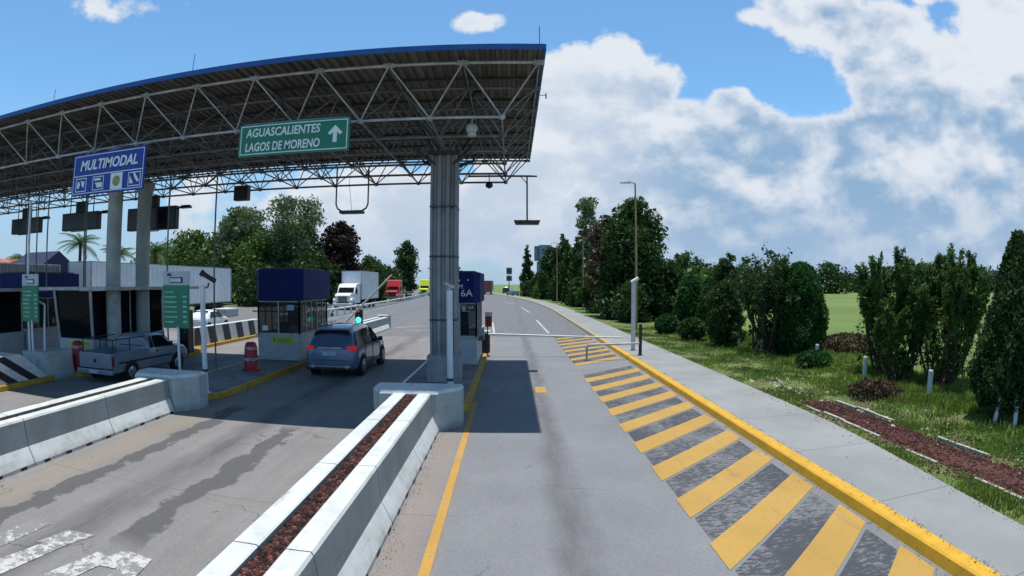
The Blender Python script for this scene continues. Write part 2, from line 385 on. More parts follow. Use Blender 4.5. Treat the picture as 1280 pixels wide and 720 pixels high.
rows = [-25, -10] + list(np.arange(0, 60, 3)) + list(range(60, 200, 6)) + [230, 260, 300, 400, 600, 1000, 2500]
gx = [-2500, -600, -200, -100, -60, 30, 60, 100, 200, 600, 2500]
strip([-60, -20, 60, 150, 300, 700, 2500], lambda y: gx, lambda x, y: -.03, 'ground', gm)
def so(y):      # outer edge of the sidewalk
    q = min(1, max(0, (y - 2.5)/9)); return 6.22 + .66*q*q*(3-2*q)
def vz(x, y):   # verge height
    k = min(1, max(0, (x - so(y) - .2 - bend(y)) / 2.2))
    return .13 - .09*k + .05*math.sin(x*1.9 + y*.6)*k + .04*math.sin(y*1.3 - x*.7)*k
vrows = list(np.arange(-5, 60, .8)) + list(range(60, 200, 5))
strip(vrows, lambda y: [bend(y) + so(y) - .02] + [bend(y) + x for x in (7.05, 7.3, 7.8, 8.4, 9.2, 10, 11, 12, 13, 14.2, 16)], lambda x, y: vz(x, y) if x - bend(y) < 15 else -.02, 'grass_verge', gm)
rrows = [-20, 0, 20, 40] + list(range(55, 200, 5)) + [230, 260, 300]
strip(rrows, lambda y: [bend(y)*1.0 - (40 if y < 70 else 40 - min(12, (y-70)*.15)), bend(y) + 4.72], lambda x, y: 0.0, 'road', road_mat)

# markings (each sheet above the road)
def paintmat(name, col, wear=.35, under=(.2, .2, .2)):
    m, t, p, P, X, Y = worldmat(name); p.inputs['Roughness'].default_value = .7
    n = NOISE(t, VM(t, 'MULTIPLY', P, (1, 2.4, 1)) if 'black' in name else P, 7, 10, .78); n2 = NOISE(t, P, .7, 5, .6)
    f = SMOOTH(t, M(t, 'ADD', n, M(t, 'MULTIPLY', M(t, 'SUBTRACT', n2, .5), .5)), .72 - wear*.5, .80 - wear*.5)
    cc = MIX(t, SMOOTH(t, n2, .3, .7), tuple(x*.85 for x in col), col)
    cc = MIX(t, SMOOTH(t, NOISE(t, P, 18, 5, .7), .45, .75, 0, .35), cc, tuple(x*.6 for x in col))
    cc = MIX(t, SMOOTH(t, NOISE(t, VM(t, 'MULTIPLY', P, (2.5, .6, 1)), 1.3, 8, .7), .5, .8, 0, .6), cc, tuple(x*.35 + .05 for x in col))
    t.links.new(MIX(t, f, cc, under), p.inputs['Base Color']); return m
ypaint = paintmat('yellow_road_paint', (.45, .27, .055), .24)
kpaint = paintmat('worn_black_road_paint', (.052, .056, .066), .46, (.155, .16, .17))
wpaint = paintmat('white_road_paint', (.5, .5, .49), .42)
ylpaint = paintmat('yellow_line_paint', (.48, .27, .05), .30)
wfaded = paintmat('faded_white_road_paint', (.55, .55, .53), .55)
for s_ in (ypaint,): pass
mb = MB()
STR = [2.15 + 1.494*k - .04 for k in range(-1, 11)]
STR = STR[:]
def par(mb, y0, w, xl=2.36, xr=4.62, sl=.93, z=.008, mi=0):
    yl, yr = y0, y0 + sl*(xr - xl)
    mb.quad((xl, yl, z), (xr, yr, z), (xr, yr + w, z), (xl, yl + w, z), mi)
for y0 in STR: par(mb, y0, .70)
for k in range(8): par(mb, 20.6 + 1.4*k, .62, 2.4, 4.55)
tag(mb.build('yellow_hatch_marking', ypaint), kind='structure')
mb = MB()
for y0 in STR: par(mb, y0 + .70, .78, 2.42, 4.5, z=.004)
for k in range(8): par(mb, 20.6 + 1.4*k + .62, .78, 2.4, 4.5, z=.004)
tag(mb.build('black_hatch_marking', kpaint), kind='structure')
mb = MB(); mb.quad((-.99, -3, .005), (-.86, -3, .005), (-.90, 14.3, .005), (-1.02, 14.3, .005))
tag(mb.build('yellow_lane_line', ylpaint), kind='structure')
mb = MB()
mb.quad((.68, 15.5, .005), (1.0, 15.5, .005), (1.0, 16.4, .005), (.68, 16.4, .005))
tag(mb.build('yellow_lane_square_marking', ypaint), kind='structure')
mb = MB()
for x in (-.66, -.1): mb.quad((x, 15.5, .005), (x + .32, 15.5, .005), (x + .32, 16.4, .005), (x, 16.4, .005))
tag(mb.build('faint_lane_square_marking', paintmat('faint_yellow_paint', (.3, .2, .06), .85, (.17, .18, .19))), kind='structure')  # these two squares are fainter, mostly showing the grey under colour
mb = MB()
def ln(a, b, w, z=.005):
    a = Vector((*a, z)); b = Vector((*b, z)); d = (b - a).normalized().cross(Vector((0, 0, 1)))*w/2
    mb.quad(a - d, a + d, b + d, b - d)
ln((2.32, 34.5), (2.1, 47.5), .15); ln((1.9, 60), (1.2, 73), .15); ln((.2, 86), (-1.5, 97), .15)
ln((-1.05, 33), (-1.6, 45), .15); ln((-2.7, 41), (-1.05, 33), .14); ln((-2.6, 36.5), (-1.6, 45), .14); ln((-4.6, 32.2), (-.9, 32.2), .18)
ln((-5.2, 38), (-5.2, 46), .15); ln((-5.3, 56), (-6, 66), .15)
ln((-8.3, 38.5), (-6.6, 40.5), .2); ln((-7.2, 36.5), (-3.3, 36.5), .15); ln((-3.3, 36.5), (-2.6, 44), .15)
for y in range(75, 160, 20): ln((-5.2 + bend(y), y), (-5.2 + bend(y+8), y+8), .15)
tag(mb.build('white_lane_marking', wpaint), kind='structure')
mb = MB()
PZ = [.005]
def poly(pts):
    PZ[0] += .0012; z = PZ[0]
    mb.add([(a, b, z) for a, b in pts], [tuple(range(len(pts)))])
poly([(-6.45, 3.3), (-6.12, 3.3), (-5.98, 4.9), (-6.35, 4.9)]); 
poly([(-5.75, 4.35), (-5.62, 4.9), (-5.15, 4.95), (-5.3, 4.55)]); poly([(-5.9, 3.4), (-5.5, 3.4), (-5.3, 4.55), (-5.58, 4.6)])
poly([(-5.1, 3.5), (-4.75, 3.5), (-4.5, 4.55), (-4.8, 4.6)]); poly([(-4.72, 4.3), (-4.0, 4.4), (-4.05, 4.75), (-4.5, 4.8)]); poly([(-4.3, 3.6), (-3.95, 3.6), (-4.0, 4.4), (-4.3, 4.4)])
tag(mb.build('faded_arrow_marking', wfaded), kind='structure')

# sidewalk and kerb
sm_, t, p, P, X, Y = worldmat('sidewalk_concrete'); p.inputs['Roughness'].default_value = .85
n1 = NOISE(t, P, .5, 6, .6); n2 = NOISE(t, P, 25, 5, .7)
c = MIX(t, SMOOTH(t, n1, .3, .7), (.215, .225, .225), (.275, .288, .288)); c = MIX(t, SMOOTH(t, n2, .35, .75, 0, .2), c, (.19, .19, .18))
c = MIX(t, SMOOTH(t, NOISE(t, P, 1.1, 7, .7), .64, .70, 0, .55), c, (.17, .20, .18))
j = SMOOTH(t, M(t, 'ABSOLUTE', M(t, 'SUBTRACT', M(t, 'FRACT', M(t, 'DIVIDE', M(t, 'ADD', Y, M(t, 'ADD', .55, M(t, 'MULTIPLY', X, .0))), 2.6)), .5)), .006, .002)
c = MIX(t, M(t, 'MULTIPLY', j, .8), c, (.10, .095, .085)); t.links.new(c, p.inputs['Base Color'])
srows = list(np.arange(-6, 55, 1.5)) + list(range(55, 200, 4))
strip(srows, lambda y: [bend(y) + 4.95, bend(y) + so(y)], lambda x, y: .15 if True else 0, 'sidewalk', sm_)
mb = MB()
for a, b in zip(srows, srows[1:]):
    mb.quad((bend(a)+so(a), a, .15), (bend(b)+so(b), b, .15), (bend(b)+so(b), b, -.02), (bend(a)+so(a), a, -.02))
tag(mb.build('sidewalk_edge', sm_), kind='structure')
def kerbmat():
    m, t, p, P, X, Y = worldmat('yellow_kerb'); p.inputs['Roughness'].default_value = .65
    n = NOISE(t, P, 3, 7, .7); n2 = NOISE(t, P, 16, 6, .75)
    c = MIX(t, SMOOTH(t, n, .3, .7), (.50, .28, .018), (.62, .355, .022))
    c = MIX(t, SMOOTH(t, n2, .60, .66, 0, .8), c, (.09, .07, .045))
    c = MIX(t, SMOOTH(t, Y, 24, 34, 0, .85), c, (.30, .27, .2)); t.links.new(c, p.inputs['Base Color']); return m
mb = MB()
for a, b in zip(srows, srows[1:]):
    for (x0, z0), (x1, z1) in (((4.70, -.02), (4.73, .14)), ((4.73, .14), (4.76, .163)), ((4.76, .163), (4.97, .163)), ((4.97, .163), (4.972, .14))):
        mb.add([(bend(a)+x0, a, z0), (bend(a)+x1, a, z1), (bend(b)+x1, b, z1), (bend(b)+x0, b, z0)], [(0, 1, 2, 3)])
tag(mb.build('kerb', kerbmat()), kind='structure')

# red gravel bed with its stone edging on the verge
gv, t, p, P, X, Y = worldmat('red_volcanic_gravel'); p.inputs['Roughness'].default_value = .95
v = N(t, 'ShaderNodeTexVoronoi'); t.links.new(P, v.inputs['Vector']); v.inputs['Scale'].default_value = 28
t.links.new(MIX(t, v.outputs['Color'], (.035, .014, .012), (.16, .055, .04)), p.inputs['Base Color'])
bp = N(t, 'ShaderNodeBump'); bp.inputs['Strength'].default_value = 1; bp.inputs['Distance'].default_value = .03
t.links.new(v.outputs['Distance'], bp.inputs['Height']); t.links.new(bp.outputs[0], p.inputs['Normal'])
mb = MB(); gy = np.arange(2, 12.9, .45)
prev = None
for i, y in enumerate(gy):
    taper = min(1, (13.2 - y) / 2.5)
    l = 7.17 + .05*math.sin(y*3.1) + (1-taper)*.35; r = 8.17 + .06*math.sin(y*2.3+1) - (1-taper)*.45
    cur = ((l, y, vz(l, y) + .012), ((l+r)/2, y, vz(8, y) + .035), (r, y, vz(r, y) + .012))
    if prev: mb.quad(prev[0], prev[1], cur[1], cur[0]); mb.quad(prev[1], prev[2], cur[2], cur[1])
    prev = cur
tag(mb.build('gravel_bed', gv), kind='stuff')
def rocks(mb, n, fx, r0, r1, mi=0, flat=.6):
    for _ in range(n):
        x, y, z = fx(); r = random.uniform(r0, r1); a = random.uniform(0, PI)
        pts = []
        for k in range(6):
            th = a + k*PI/3; rr = r*random.uniform(.7, 1.2); pts.append((x + rr*math.cos(th), y + rr*math.sin(th), z))
        top = [(x + (q[0]-x)*.55, y + (q[1]-y)*.55, z + r*flat*random.uniform(.8, 1.2)) for q in pts]
        mb.add(pts + top, [(i, (i+1) % 6, 6+(i+1) % 6, 6+i) for i in range(6)] + [(6, 7, 8, 9, 10, 11)], mi)
gravelm = [mat('gravel_red', (.15, .05, .038), .95, var=.5, vscale=9), mat('gravel_dark', (.045, .02, .018), .95, var=.4, vscale=9)]
mb = MB()
for mi in (0, 1):
    def fx():
        y = random.uniform(4.2, 12.4); x = random.uniform(7.25, 8.15); return x, y, vz(x, y) + .02
    rocks(mb, 2200, fx, .012, .035, mi, .9)
for mi in (0, 1):
    def fx():
        y = random.uniform(4.5, 14.5); x = 7.7 + random.gauss(0, .55); return x, y, vz(x, y)
    rocks(mb, 1300, fx, .012, .035, mi, .8)
tag(mb.build('loose_red_gravel', gravelm), kind='stuff')
edging = mat('whitish_edging_stone', (.42, .40, .36), .9, var=.2, vscale=6, dirt=.5)
for side, lab in ((8.23, 'long pale stone edging along the far side of the red gravel bed'), (7.13, 'broken pale stone edging along the sidewalk side of the red gravel bed')):
    t_ = thing('garden_edging', lab, 'edging', (side, 8, .1), 'edging of the red gravel bed')
    y = 3.5; 
    while y < (12.2 if side > 8 else 11.4):
        l = random.uniform(.6, 1.0); mb = MB(); dx = random.uniform(-.06, .06)
        if random.random() < (.82 if side > 8 else .45):
            mb.box(side + dx, side + dx + .07, y, y + l - .03, vz(side, y) - .05, vz(side, y) + (.07 if side > 8 else .04)); mb.build('edging_block', edging, t_, .012)
        y += l
white_st = mat('pale_litter_stone', (.5, .47, .42), .9, var=.25)
mb = MB()
def fx():
    y = random.uniform(5, 17); x = random.uniform(7.1, 10.2); return x, y, vz(x, y)
rocks(mb, 90, fx, .02, .055)
def fx():
    y = random.uniform(9, 16); x = 8.3 + random.gauss(0, .5); return x, y, vz(x, y)
rocks(mb, 60, fx, .03, .08)
tag(mb.build('scattered_pale_stones', white_st), kind='stuff')

# grass blades on the verge
def blades(n, fx, h0, h1, name, m, w=.012):
    V = []; F = []
    for k in range(n):
        x, y, z = fx(); h = random.uniform(h0, h1); a = random.uniform(0, 2*PI); lx = random.gauss(0, .35)*h; ly = random.gauss(0, .35)*h
        ww = w*random.uniform(.7, 1.6); dx, dy = math.cos(a)*ww, math.sin(a)*ww
        b = len(V); V += [(x-dx, y-dy, z-.01), (x+dx, y+dy, z-.01), (x+lx, y+ly, z+h)]; F.append((b, b+1, b+2))
    me = bpy.data.meshes.new(name); me.from_pydata(V, [], F); me.materials.append(m)
    o = bpy.data.objects.new(name, me); C.objects.link(o); tag(o, kind='stuff'); return o
def clumpy(x, y): return math.sin(x*2.1 + y*.9) + math.sin(y*1.7 - x*1.3 + 2) + math.sin(x*.7 + y*2.9)
def fx():
    while True:
        y = 4 + 34*random.random()**1.5; x = random.uniform(6.3, 14.5)
        if x < so(y) + .03 or (7.15 < x < 8.2 and y < 12.6 and random.random() < .97): continue
        if clumpy(x, y) + random.gauss(0, .8) > (.25 if x < 9.6 else -1.0): return x, y, vz(x, y)
blades(150000, fx, .03, .09, 'short_grass', L_grass)
def fx():
    while True:
        y = 7 + 32*random.random()**1.3; x = random.gauss(12.2, 1.3)
        if x > 9 and clumpy(x*1.6, y*1.6) > .2: return x, y, vz(x, y) if x < 14.8 else 0
blades(26000, fx, .08, .26, 'tall_grass', L_grass, .018)

def weeds(n, seed, fx, size, name, m, per=60):
    g = np.random.default_rng(seed); P_ = []
    while len(P_) < n:
        x, y, z, r = fx()
        for _ in range(per): P_.append((x + g.normal()*r, y + g.normal()*r, z + abs(g.normal())*r*.45))
    P_ = np.array(P_[:n]); a = g.normal(size=(n, 3)); a[:, 2] *= .5; a /= np.linalg.norm(a, axis=1, keepdims=True)
    b = np.cross(a, g.normal(size=(n, 3))); b /= np.linalg.norm(b, axis=1, keepdims=True); q = size*g.uniform(.5, 1.5, (n, 1))
    V = np.stack([P_ - a*q, P_ + b*q*.45, P_ + a*q, P_ - b*q*.45], 1).reshape(-1, 3); F = np.arange(n*4).reshape(-1, 4)
    me = bpy.data.meshes.new(name); me.from_pydata(V.tolist(), [], F.tolist()); me.materials.append(m)
    o = bpy.data.objects.new(name, me); C.objects.link(o); tag(o, kind='stuff')
def fw():
    while True:
        y = 5 + 30*random.random()**1.4; x = random.uniform(7.0, 14)
        if 7.1 < x < 8.25 and y < 12.6: continue
        return x, y, vz(x, y), random.uniform(.08, .28)
weeds(26000, 3, fw, .03, 'broadleaf_weeds', leafmat('weed_leaves', (.06, .12, .03), .6))
def fw():
    y = 3 + 25*random.random()**1.3
    if random.random() < .55: return 4.96 + random.gauss(0, .04), y, .165, .03
    return so(y) - abs(random.gauss(0, .12)), y, .152, .06
weeds(1500, 4, fw, .012, 'dry_leaf_litter', leafmat('dry_leaves', (.11, .06, .03), .6, .1), 3)
def fw():
    y = 1 + 22*random.random()**1.2
    return (4.66 - abs(random.gauss(0, .05)), y, .006, .04) if random.random() < .5 else (-1.50 + abs(random.gauss(0, .05)), y*.5, .004, .05)
weeds(1600, 5, fw, .010, 'road_edge_grit', mat('grit', (.10, .08, .06), .95, var=.4, vscale=20), 4)
# ---------------------------------------------------------------- concrete planter barriers
def gravelfill(y0, y1, c, hw, z, parent):
    mb = MB(); mb.quad((c-hw, y0, z), (c+hw, y0, z), (c+hw, y1, z), (c-hw, y1, z), 0)
    for mi in (0, 1):
        def fx(): return random.uniform(c-hw+.02, c+hw-.02), random.uniform(y0, y1), z + random.uniform(0, .02)
        rocks(mb, int(190*(y1-y0)), fx, .014, .034, mi, .9)
    tag(mb.build('gravel_fill', gravelm, parent), kind='stuff')
def barrier(label, c, y0, y1, seg=2.4, group='planter barriers between the toll lanes'):
    r = thing('concrete_barrier', label, 'barrier', (c, y0, 0), group)
    H = .81; hw = .40; g = .13
    y = y1
    segs = []
    while y > y0 + .2: segs.append((max(y0, y - seg), y)); y -= seg
    for a, b in segs:
        for s in (-1, 1):
            mb = MB()
            P_ = lambda u: c + s*u
            prof = [(g, .55), (g, H), (g+.02, H+.015), (hw-.02, H+.015), (hw, H-.02), (hw+.035, .34), (hw+.16, .06), (hw+.16, 0), (g, 0)]
            cols = [0, 1, 1, 1, 0, 1, 1, 0]
            for k in range(len(prof)-1):
                (u0, z0), (u1, z1) = prof[k], prof[k+1]
                mb.quad((P_(u0), a+.008, z0), (P_(u1), a+.008, z1), (P_(u1), b-.008, z1), (P_(u0), b-.008, z0), cols[k])
            for yy in (a+.008, b-.008):
                mb.add([(P_(u), yy, z) for u, z in prof], [tuple(range(len(prof)))], 0)
            mb.build('wall_segment', [bodyg, white], r)
    yy = max(y0, 2.4) + .1
    while yy < y1 - .2:
        x = c + hw+.163; MB().box(x - .02, x + .004, yy, yy + .16, .002, .055).build('drain_gap', blackp, r)
        yy += .62
    gravelfill(max(y0, -1), y1, c, g, .74, r)
    return r
def endblock(label, c, y0, z=.88, flip=1, k=1.0):
    r = thing('barrier_end_block', label, 'end block', (c, y0, 0), 'end blocks of the planter barriers')
    a = y0; b = y0 + flip*.95
    b = a + (b-a)*k
    pl = [(c-.97, a+flip*.45), (c-.72, a), (c+.52, a), (c+.98, a+flip*.55), (c+.98, b), (c-.97, b)]
    pl = [(c + (x-c)*k, y) for x, y in pl]
    ins = [(c + (x-c)*.95, (a+b)/2 + (y-(a+b)/2)*.90) for x, y in pl]
    mb = MB(); mb.prism(pl, 0, z-.07, 0, 0); mb.build('block_body', conc, r, .015)
    mb = MB(); mb.prism(pl, z-.068, z, 0, 0, inset=ins); mb.build('block_cap', white, r)
    return r
barrier('long white topped planter barrier with red gravel in the middle foreground', -2.09, -4, 11.3)
endblock('pale block closing the planter barrier in front of the big ribbed column', -2.06, 11.2)
barrier('long white topped planter barrier left of the stained wide lane', -8.72, -4, 11.4)
endblock('pale block closing the left planter barrier beside the green tariff board', -8.72, 11.45, .90)
barrier('short planter barrier beyond the toll booths, on the far side of the silver car', -9.0, 28.2, 37.5)
endblock('small pale block at the far end of the planter barrier beyond the booths', -9.0, 37.55, .95, k=.5)

# striped nose blocks
def striped(label, x0, x1, y0, y1, z1, slope_front, n, lean, nm='striped_barrier'):
    r = thing(nm, label, 'barrier', (x1, y0, 0))
    mb = MB()
    mb.prism([(y0 + 0, .17), (y1 + 1.1*(slope_front > .3) + .1, .17), (y1, z1), (y0 + slope_front, z1)], x0, x1 - .003, 0, axis='x')
    mb.build('barrier_body', white, r)
    k = 0; L = (y1 - y0); st = MB()
    step = (L + (1.2 if slope_front > .3 else 0)) / n
    NZ = 14
    for i in range(n):
        a = y0 + i*step + .05; w = step*.5
        for q in range(NZ):
            z_a = .175 + (z1 - .19)*q/NZ; z_b = .175 + (z1 - .19)*(q+1)/NZ; pts_ = []
            for zz in (z_a, z_b):
                t_ = (zz - .17)/(z1 - .17); lo = y0 + slope_front*t_; hi = y1 + (1.1*(slope_front > .3) + .1)*(1 - t_)
                pts_.append((min(max(a + lean*t_, lo), hi), min(max(a + w + lean*t_, lo), hi)))
            if pts_[0][1] - pts_[0][0] < 1e-4 and pts_[1][1] - pts_[1][0] < 1e-4: continue
            st.quad((x1+.002, pts_[0][0], z_a), (x1+.002, pts_[0][1], z_a), (x1+.002, pts_[1][1], z_b), (x1+.002, pts_[1][0], z_b))
    st.build('black_stripe', blackp, r)
    mb = MB(); mb.box(x0 - .15, x1 + .14, y0 - .3, y1 + (1.4 if slope_front > .3 else .4), 0, .165); mb.build('kerb_base', yel, r, .02)
    return r
striped('big black and white diagonally striped barrier nose at the left edge of the photo', -16.4, -14.95, 7.5, 12.0, 1.0, .6, 6, -1.5)
striped('black and white striped barrier behind the toll booths, beside the white sedan', -15.45, -15.0, 23.0, 30.6, 1.04, .1, 5, -.3)
r = thing('concrete_block', 'plain white concrete block right behind the striped barrier nose', 'block', (-15.4, 13.8, 0))
mb = MB(); mb.prism([(-16.3, 13.3), (-14.95, 13.3), (-14.85, 14.5), (-16.3, 14.5)], 0, .92, inset=[(-16.35, 13.2), (-15.1, 13.25), (-15.0, 14.5), (-16.35, 14.5)]); mb.build('block_body', conc, r, .02)

# ---------------------------------------------------------------- toll islands
isl_top = mat('island_concrete', (.20, .20, .195), .85, var=.15, vscale=1.5, dirt=.4, bump=.2)
def island(xl, xr, y0, y1, thin=False):
    mb = MB(); nose = [(xl+.55, y0), (xr-.55, y0), (xr, y0+.9), (xr, y1-1), (xr-.6, y1), (xl+.6, y1), (xl, y1-1), (xl, y0+.9)]
    inn = [(xl+.6, y0+.15), (xr-.6, y0+.15), (xr-.16, y0+.95), (xr-.16, y1-1), (xr-.7, y1-.15), (xl+.7, y1-.15), (xl+.16, y1-1), (xl+.16, y0+.95)]
    mb.prism(nose, 0, .15); o = mb.build('island_kerb', yel, None, .02); tag(o, kind='structure')
    if thin: inn = [(min(x, xl + .0) if x < (xl+xr)/2 and y > y0+.5 and y < y1-.5 else x, y) for x, y in inn]; mb = MB(); mb.box(xl-.09, xl-.003, y0+1, y1-1, 0, .158); tag(mb.build('island_kerb_light', polew), kind='structure')
    mb = MB(); mb.prism(inn, .1, .156); tag(mb.build('island_surface', isl_top), kind='structure')
island(-3.2, -1.05, 12.3, 27.5, True); island(-10.3, -7.85, 12.6, 27.8); island(-16.5, -14.0, 14.5, 23); island(-23, -20.6, 9, 26); island(-29.3, -27, 9, 26)

# ---------------------------------------------------------------- canopy
can = thing('toll_canopy', 'wide flat space frame roof with corrugated deck and blue edge over the lanes', 'canopy', (-2.06, 16.6, 0))
BX = 1.745; NX = 20
TX = [.62 - BX*i for i in range(NX)]; TY = [12.0 + BX*j for j in range(7)]
BXs = [-.25 - BX*i for i in range(NX-1)]; BY = [12.87 + BX*j for j in range(6)]
ZT, ZB = 8.2, 7.12
deckm = bpy.data.materials.new('corrugated_deck'); deckm.use_nodes = True
t = deckm.node_tree; p = t.nodes['Principled BSDF']; p.inputs['Roughness'].default_value = .6
g = N(t, 'ShaderNodeNewGeometry'); nn = NOISE(t, VM(t, 'MULTIPLY', g.outputs['Position'], (5, .4, 1)), 1, 6, .6)
t.links.new(MIX(t, SMOOTH(t, nn, .3, .7), (.055, .049, .044), (.125, .116, .107)), p.inputs['Base Color'])
mb = MB(); x = .70; xl = -33.5; yf, yr = 11.5, 22.5
pitch = .24
pts = []
while x > xl:
    pts += [(x, 8.31), (x - .10, 8.31), (x - .125, 8.37), (x - .215, 8.37)]; x -= pitch
for a, b in zip(pts, pts[1:]):
    mb.quad((a[0], yf, a[1]), (b[0], yf, b[1]), (b[0], yr, b[1]), (a[0], yr, a[1]))
mb.box(xl, .70, yf, yr, 8.385, 8.40)
mb.build('roof_deck', deckm, can)
mb = MB(); mb.box(xl, .76, yf-.05, yf, 8.30, 8.43); mb.box(.705, .76, yf, yr, 8.27, 8.43); mb.box(xl, .76, yr, yr+.05, 8.30, 8.43); mb.build('roof_edge_trim', bluetrim, can)
trussd = mat('shaded_truss_tube', (.17, .18, .20), .5, .3, var=.2)  # darker copy of the tube colour: shade behind the front row painted in
for j, y in enumerate(TY):
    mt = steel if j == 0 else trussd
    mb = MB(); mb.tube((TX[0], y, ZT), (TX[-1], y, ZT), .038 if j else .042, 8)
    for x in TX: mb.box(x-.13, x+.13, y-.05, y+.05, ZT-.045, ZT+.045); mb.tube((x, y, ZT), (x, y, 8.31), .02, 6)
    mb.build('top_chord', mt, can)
    if j < 6:
        mb = MB(); yb = BY[j]; mb.tube((BXs[0], yb, ZB), (BXs[-1], yb, ZB), .04, 8)
        for x in BXs: mb.lathe((x, yb, ZB), [(.03, -.07), (.085, -.04), (.085, .04), (.03, .07)], 8)
        mb.build('bottom_chord', mt, can)
rest = MB(); rest2 = MB(); nb = 0
for j in range(6):
    yb = BY[j]
    for i, x in enumerate(BXs):
        for tx in (TX[i], TX[i+1]):
            for ty in (TY[j], TY[j+1]):
                front = j == 0 and ty == TY[0]
                if nb < 98 and (j == 0 or (j == 5 and ty == TY[6])) and i < 17:
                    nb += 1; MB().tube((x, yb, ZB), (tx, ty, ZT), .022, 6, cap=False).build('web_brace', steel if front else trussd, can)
                else: rest.tube((x, yb, ZB), (tx, ty, ZT), .022, 6, cap=False)
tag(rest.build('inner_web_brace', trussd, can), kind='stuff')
for j in range(6):
    for x in TX:
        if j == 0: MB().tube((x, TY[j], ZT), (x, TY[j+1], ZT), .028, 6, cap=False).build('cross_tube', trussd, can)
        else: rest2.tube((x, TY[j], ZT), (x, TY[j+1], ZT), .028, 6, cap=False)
    if j < 5:
        for x in BXs:
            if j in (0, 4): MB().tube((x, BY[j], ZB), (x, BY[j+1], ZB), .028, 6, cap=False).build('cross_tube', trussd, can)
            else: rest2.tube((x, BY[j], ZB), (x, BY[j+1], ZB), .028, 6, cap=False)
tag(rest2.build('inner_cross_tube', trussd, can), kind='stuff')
mb = MB()
for k, y in enumerate((13.2, 14.9, 16.7, 18.4, 20.1, 21.8)): mb.box(xl, .68, y, y+.06, 8.235, 8.305)
mb.build('purlin', steeldd, can)
def column(cx, cy, parent):
    w = .40
    r = MB()
    pts = []
    if cx > -5:      # fluted steel shaft
        base = [(-w, 0), (-.34, 0), (-.30, .10), (-.22, .10), (-.18, 0), (-.08, 0), (-.04, .10), (.04, .10), (.08, 0), (.18, 0), (.22, .10), (.30, .10), (.34, 0)]
        for q in range(4):
            for u, v in base:
                a, b = u, -w + v
                for _ in range(q): a, b = -b, a
                pts.append((cx + a, cy + b))
        r.prism(pts, .95, 7.15)
    else: r.lathe((cx, cy, 0), [(.30, .15), (.30, 6.6), (.42, 7.12)], 24)
    o = r.build('column', steeld if cx > -5 else conc, parent)
    if cx < -5: return o
    for z in (2.0, 3.9, 5.4):
        b = MB().box(cx-w-.012, cx+w+.012, cy-w-.012, cy+w+.012, z, z+.05).build('column_band', steeldd, None); b.location = -Vector(parent.location); b.parent = o
    mb = MB(); mb.box(cx-.5, cx+.5, cy-.42, cy+.5, .1, .95); mb.box(cx-.44, cx+.44, cy-.36, cy+.44, .95, 1.0)
    b = mb.build('pedestal', isl_ped, None, .015); b.location = -Vector(parent.location); b.parent = o
    mb = MB(); mb.box(cx-.5, cx+.5, cy-.5, cy+.5, 7.02, 7.12)
    for sx in (-1, 1):
        for sy in (-1, 1):
            mb.tube((cx+sx*.3, cy+sy*.3, 6.75), (cx+sx*.85, cy+sy*.85, 7.12), .05, 8); mb.tube((cx+sx*.35, cy+sy*.35, 7.1), (cx+sx*.9, cy+sy*.9, 8.2), .045, 8)
    b = mb.build('column_head', steeldd, None); b.location = -Vector(parent.location); b.parent = o
    return o
isl_ped = mat('pedestal_concrete', (.27, .285, .30), .8, var=.1, dirt=.2)
for cx, cy in ((-2.06, 16.75), (-14.72, 16.7), (-14.72, 18.6), (-27.4, 16.7), (-27.4, 18.6)): column(cx, cy, can)
for (px, lab) in (((.62, 11.6), 'thin lightning rod on the right front corner of the canopy roof'), ((-8.05, 11.6), 'thin rod standing on the middle of the canopy roof edge'), ((-13.4, 11.6), 'short rod on the far left part of the canopy roof edge')):
    mb = MB(); mb.tube((px[0], px[1], 8.4), (px[0], px[1], 8.95 if px[0] > -10 else 8.85), .009, 5); mb.tube((px[0], px[1], 8.4), (px[0], px[1], 8.46), .03, 6)
    o = mb.build('lightning_rod', steeldd); tag(o, lab, 'rod')

# ---------------------------------------------------------------- hanging signs
def panelsign(name, label, x0, x1, y, z0, z1, face, border=.04, tilt=0):
    r = thing(name, label, 'sign', ((x0+x1)/2, y, z0))
    mb = MB(); mb.box(x0, x1, y, y+.05, z0, z1); mb.build('sign_panel', face, r, .01)
    i = .05; w = border
    mb = MB()
    for a, b, c, d in ((x0+i, x1-i, z1-i-w, z1-i), (x0+i, x1-i, z0+i, z0+i+w), (x0+i, x0+i+w, z0+i+w, z1-i-w), (x1-i-w, x1-i, z0+i+w, z1-i-w)): mb.box(a, b, y-.004, y-.0005, c, d)
    mb.build('sign_border', signwhite, r)
    return r
g1 = panelsign('road_sign', 'green overhead sign reading AGUASCALIENTES LAGOS DE MORENO hung under the canopy front', -6.72, -3.78, 12.15, 6.20, 7.03, greensign, .022)
textmb('AGUASCALIENTES', .30, signwhite, 'lettering', g1, (-5.52, 12.144, 6.78), width=2.0, bold=.006, shear=.1)
textmb('LAGOS DE MORENO', .30, signwhite, 'lettering', g1, (-5.52, 12.144, 6.42), width=2.0, bold=.006, shear=.1)
mb = MB(); ax, az_ = -4.14, 6.62
mb.add([(ax + a, 12.144, az_ + b) for a, b in ((0, .22), (-.19, .02), (-.12, -.02), (-.05, .05), (-.05, -.2), (.05, -.2), (.05, .05), (.12, -.02), (.19, .02))], [tuple(range(9))])
mb.build('arrow', signwhite, g1)
for x in (-6.4, -5.25, -4.1): MB().tube((x, 12.2, 7.0), (x, 12.6, 7.12), .02, 6).build('hanger', steel, g1)
MB().tube((-6.6, 12.2, 7.035), (-3.9, 12.2, 7.035), .02, 6).build('hanging_bar', steel, g1)
b1 = panelsign('road_sign', 'blue overhead sign reading MULTIMODAL above four pictograms hung from the canopy', -12.62, -9.72, 12.15, 5.62, 6.82, bluesign, .02)
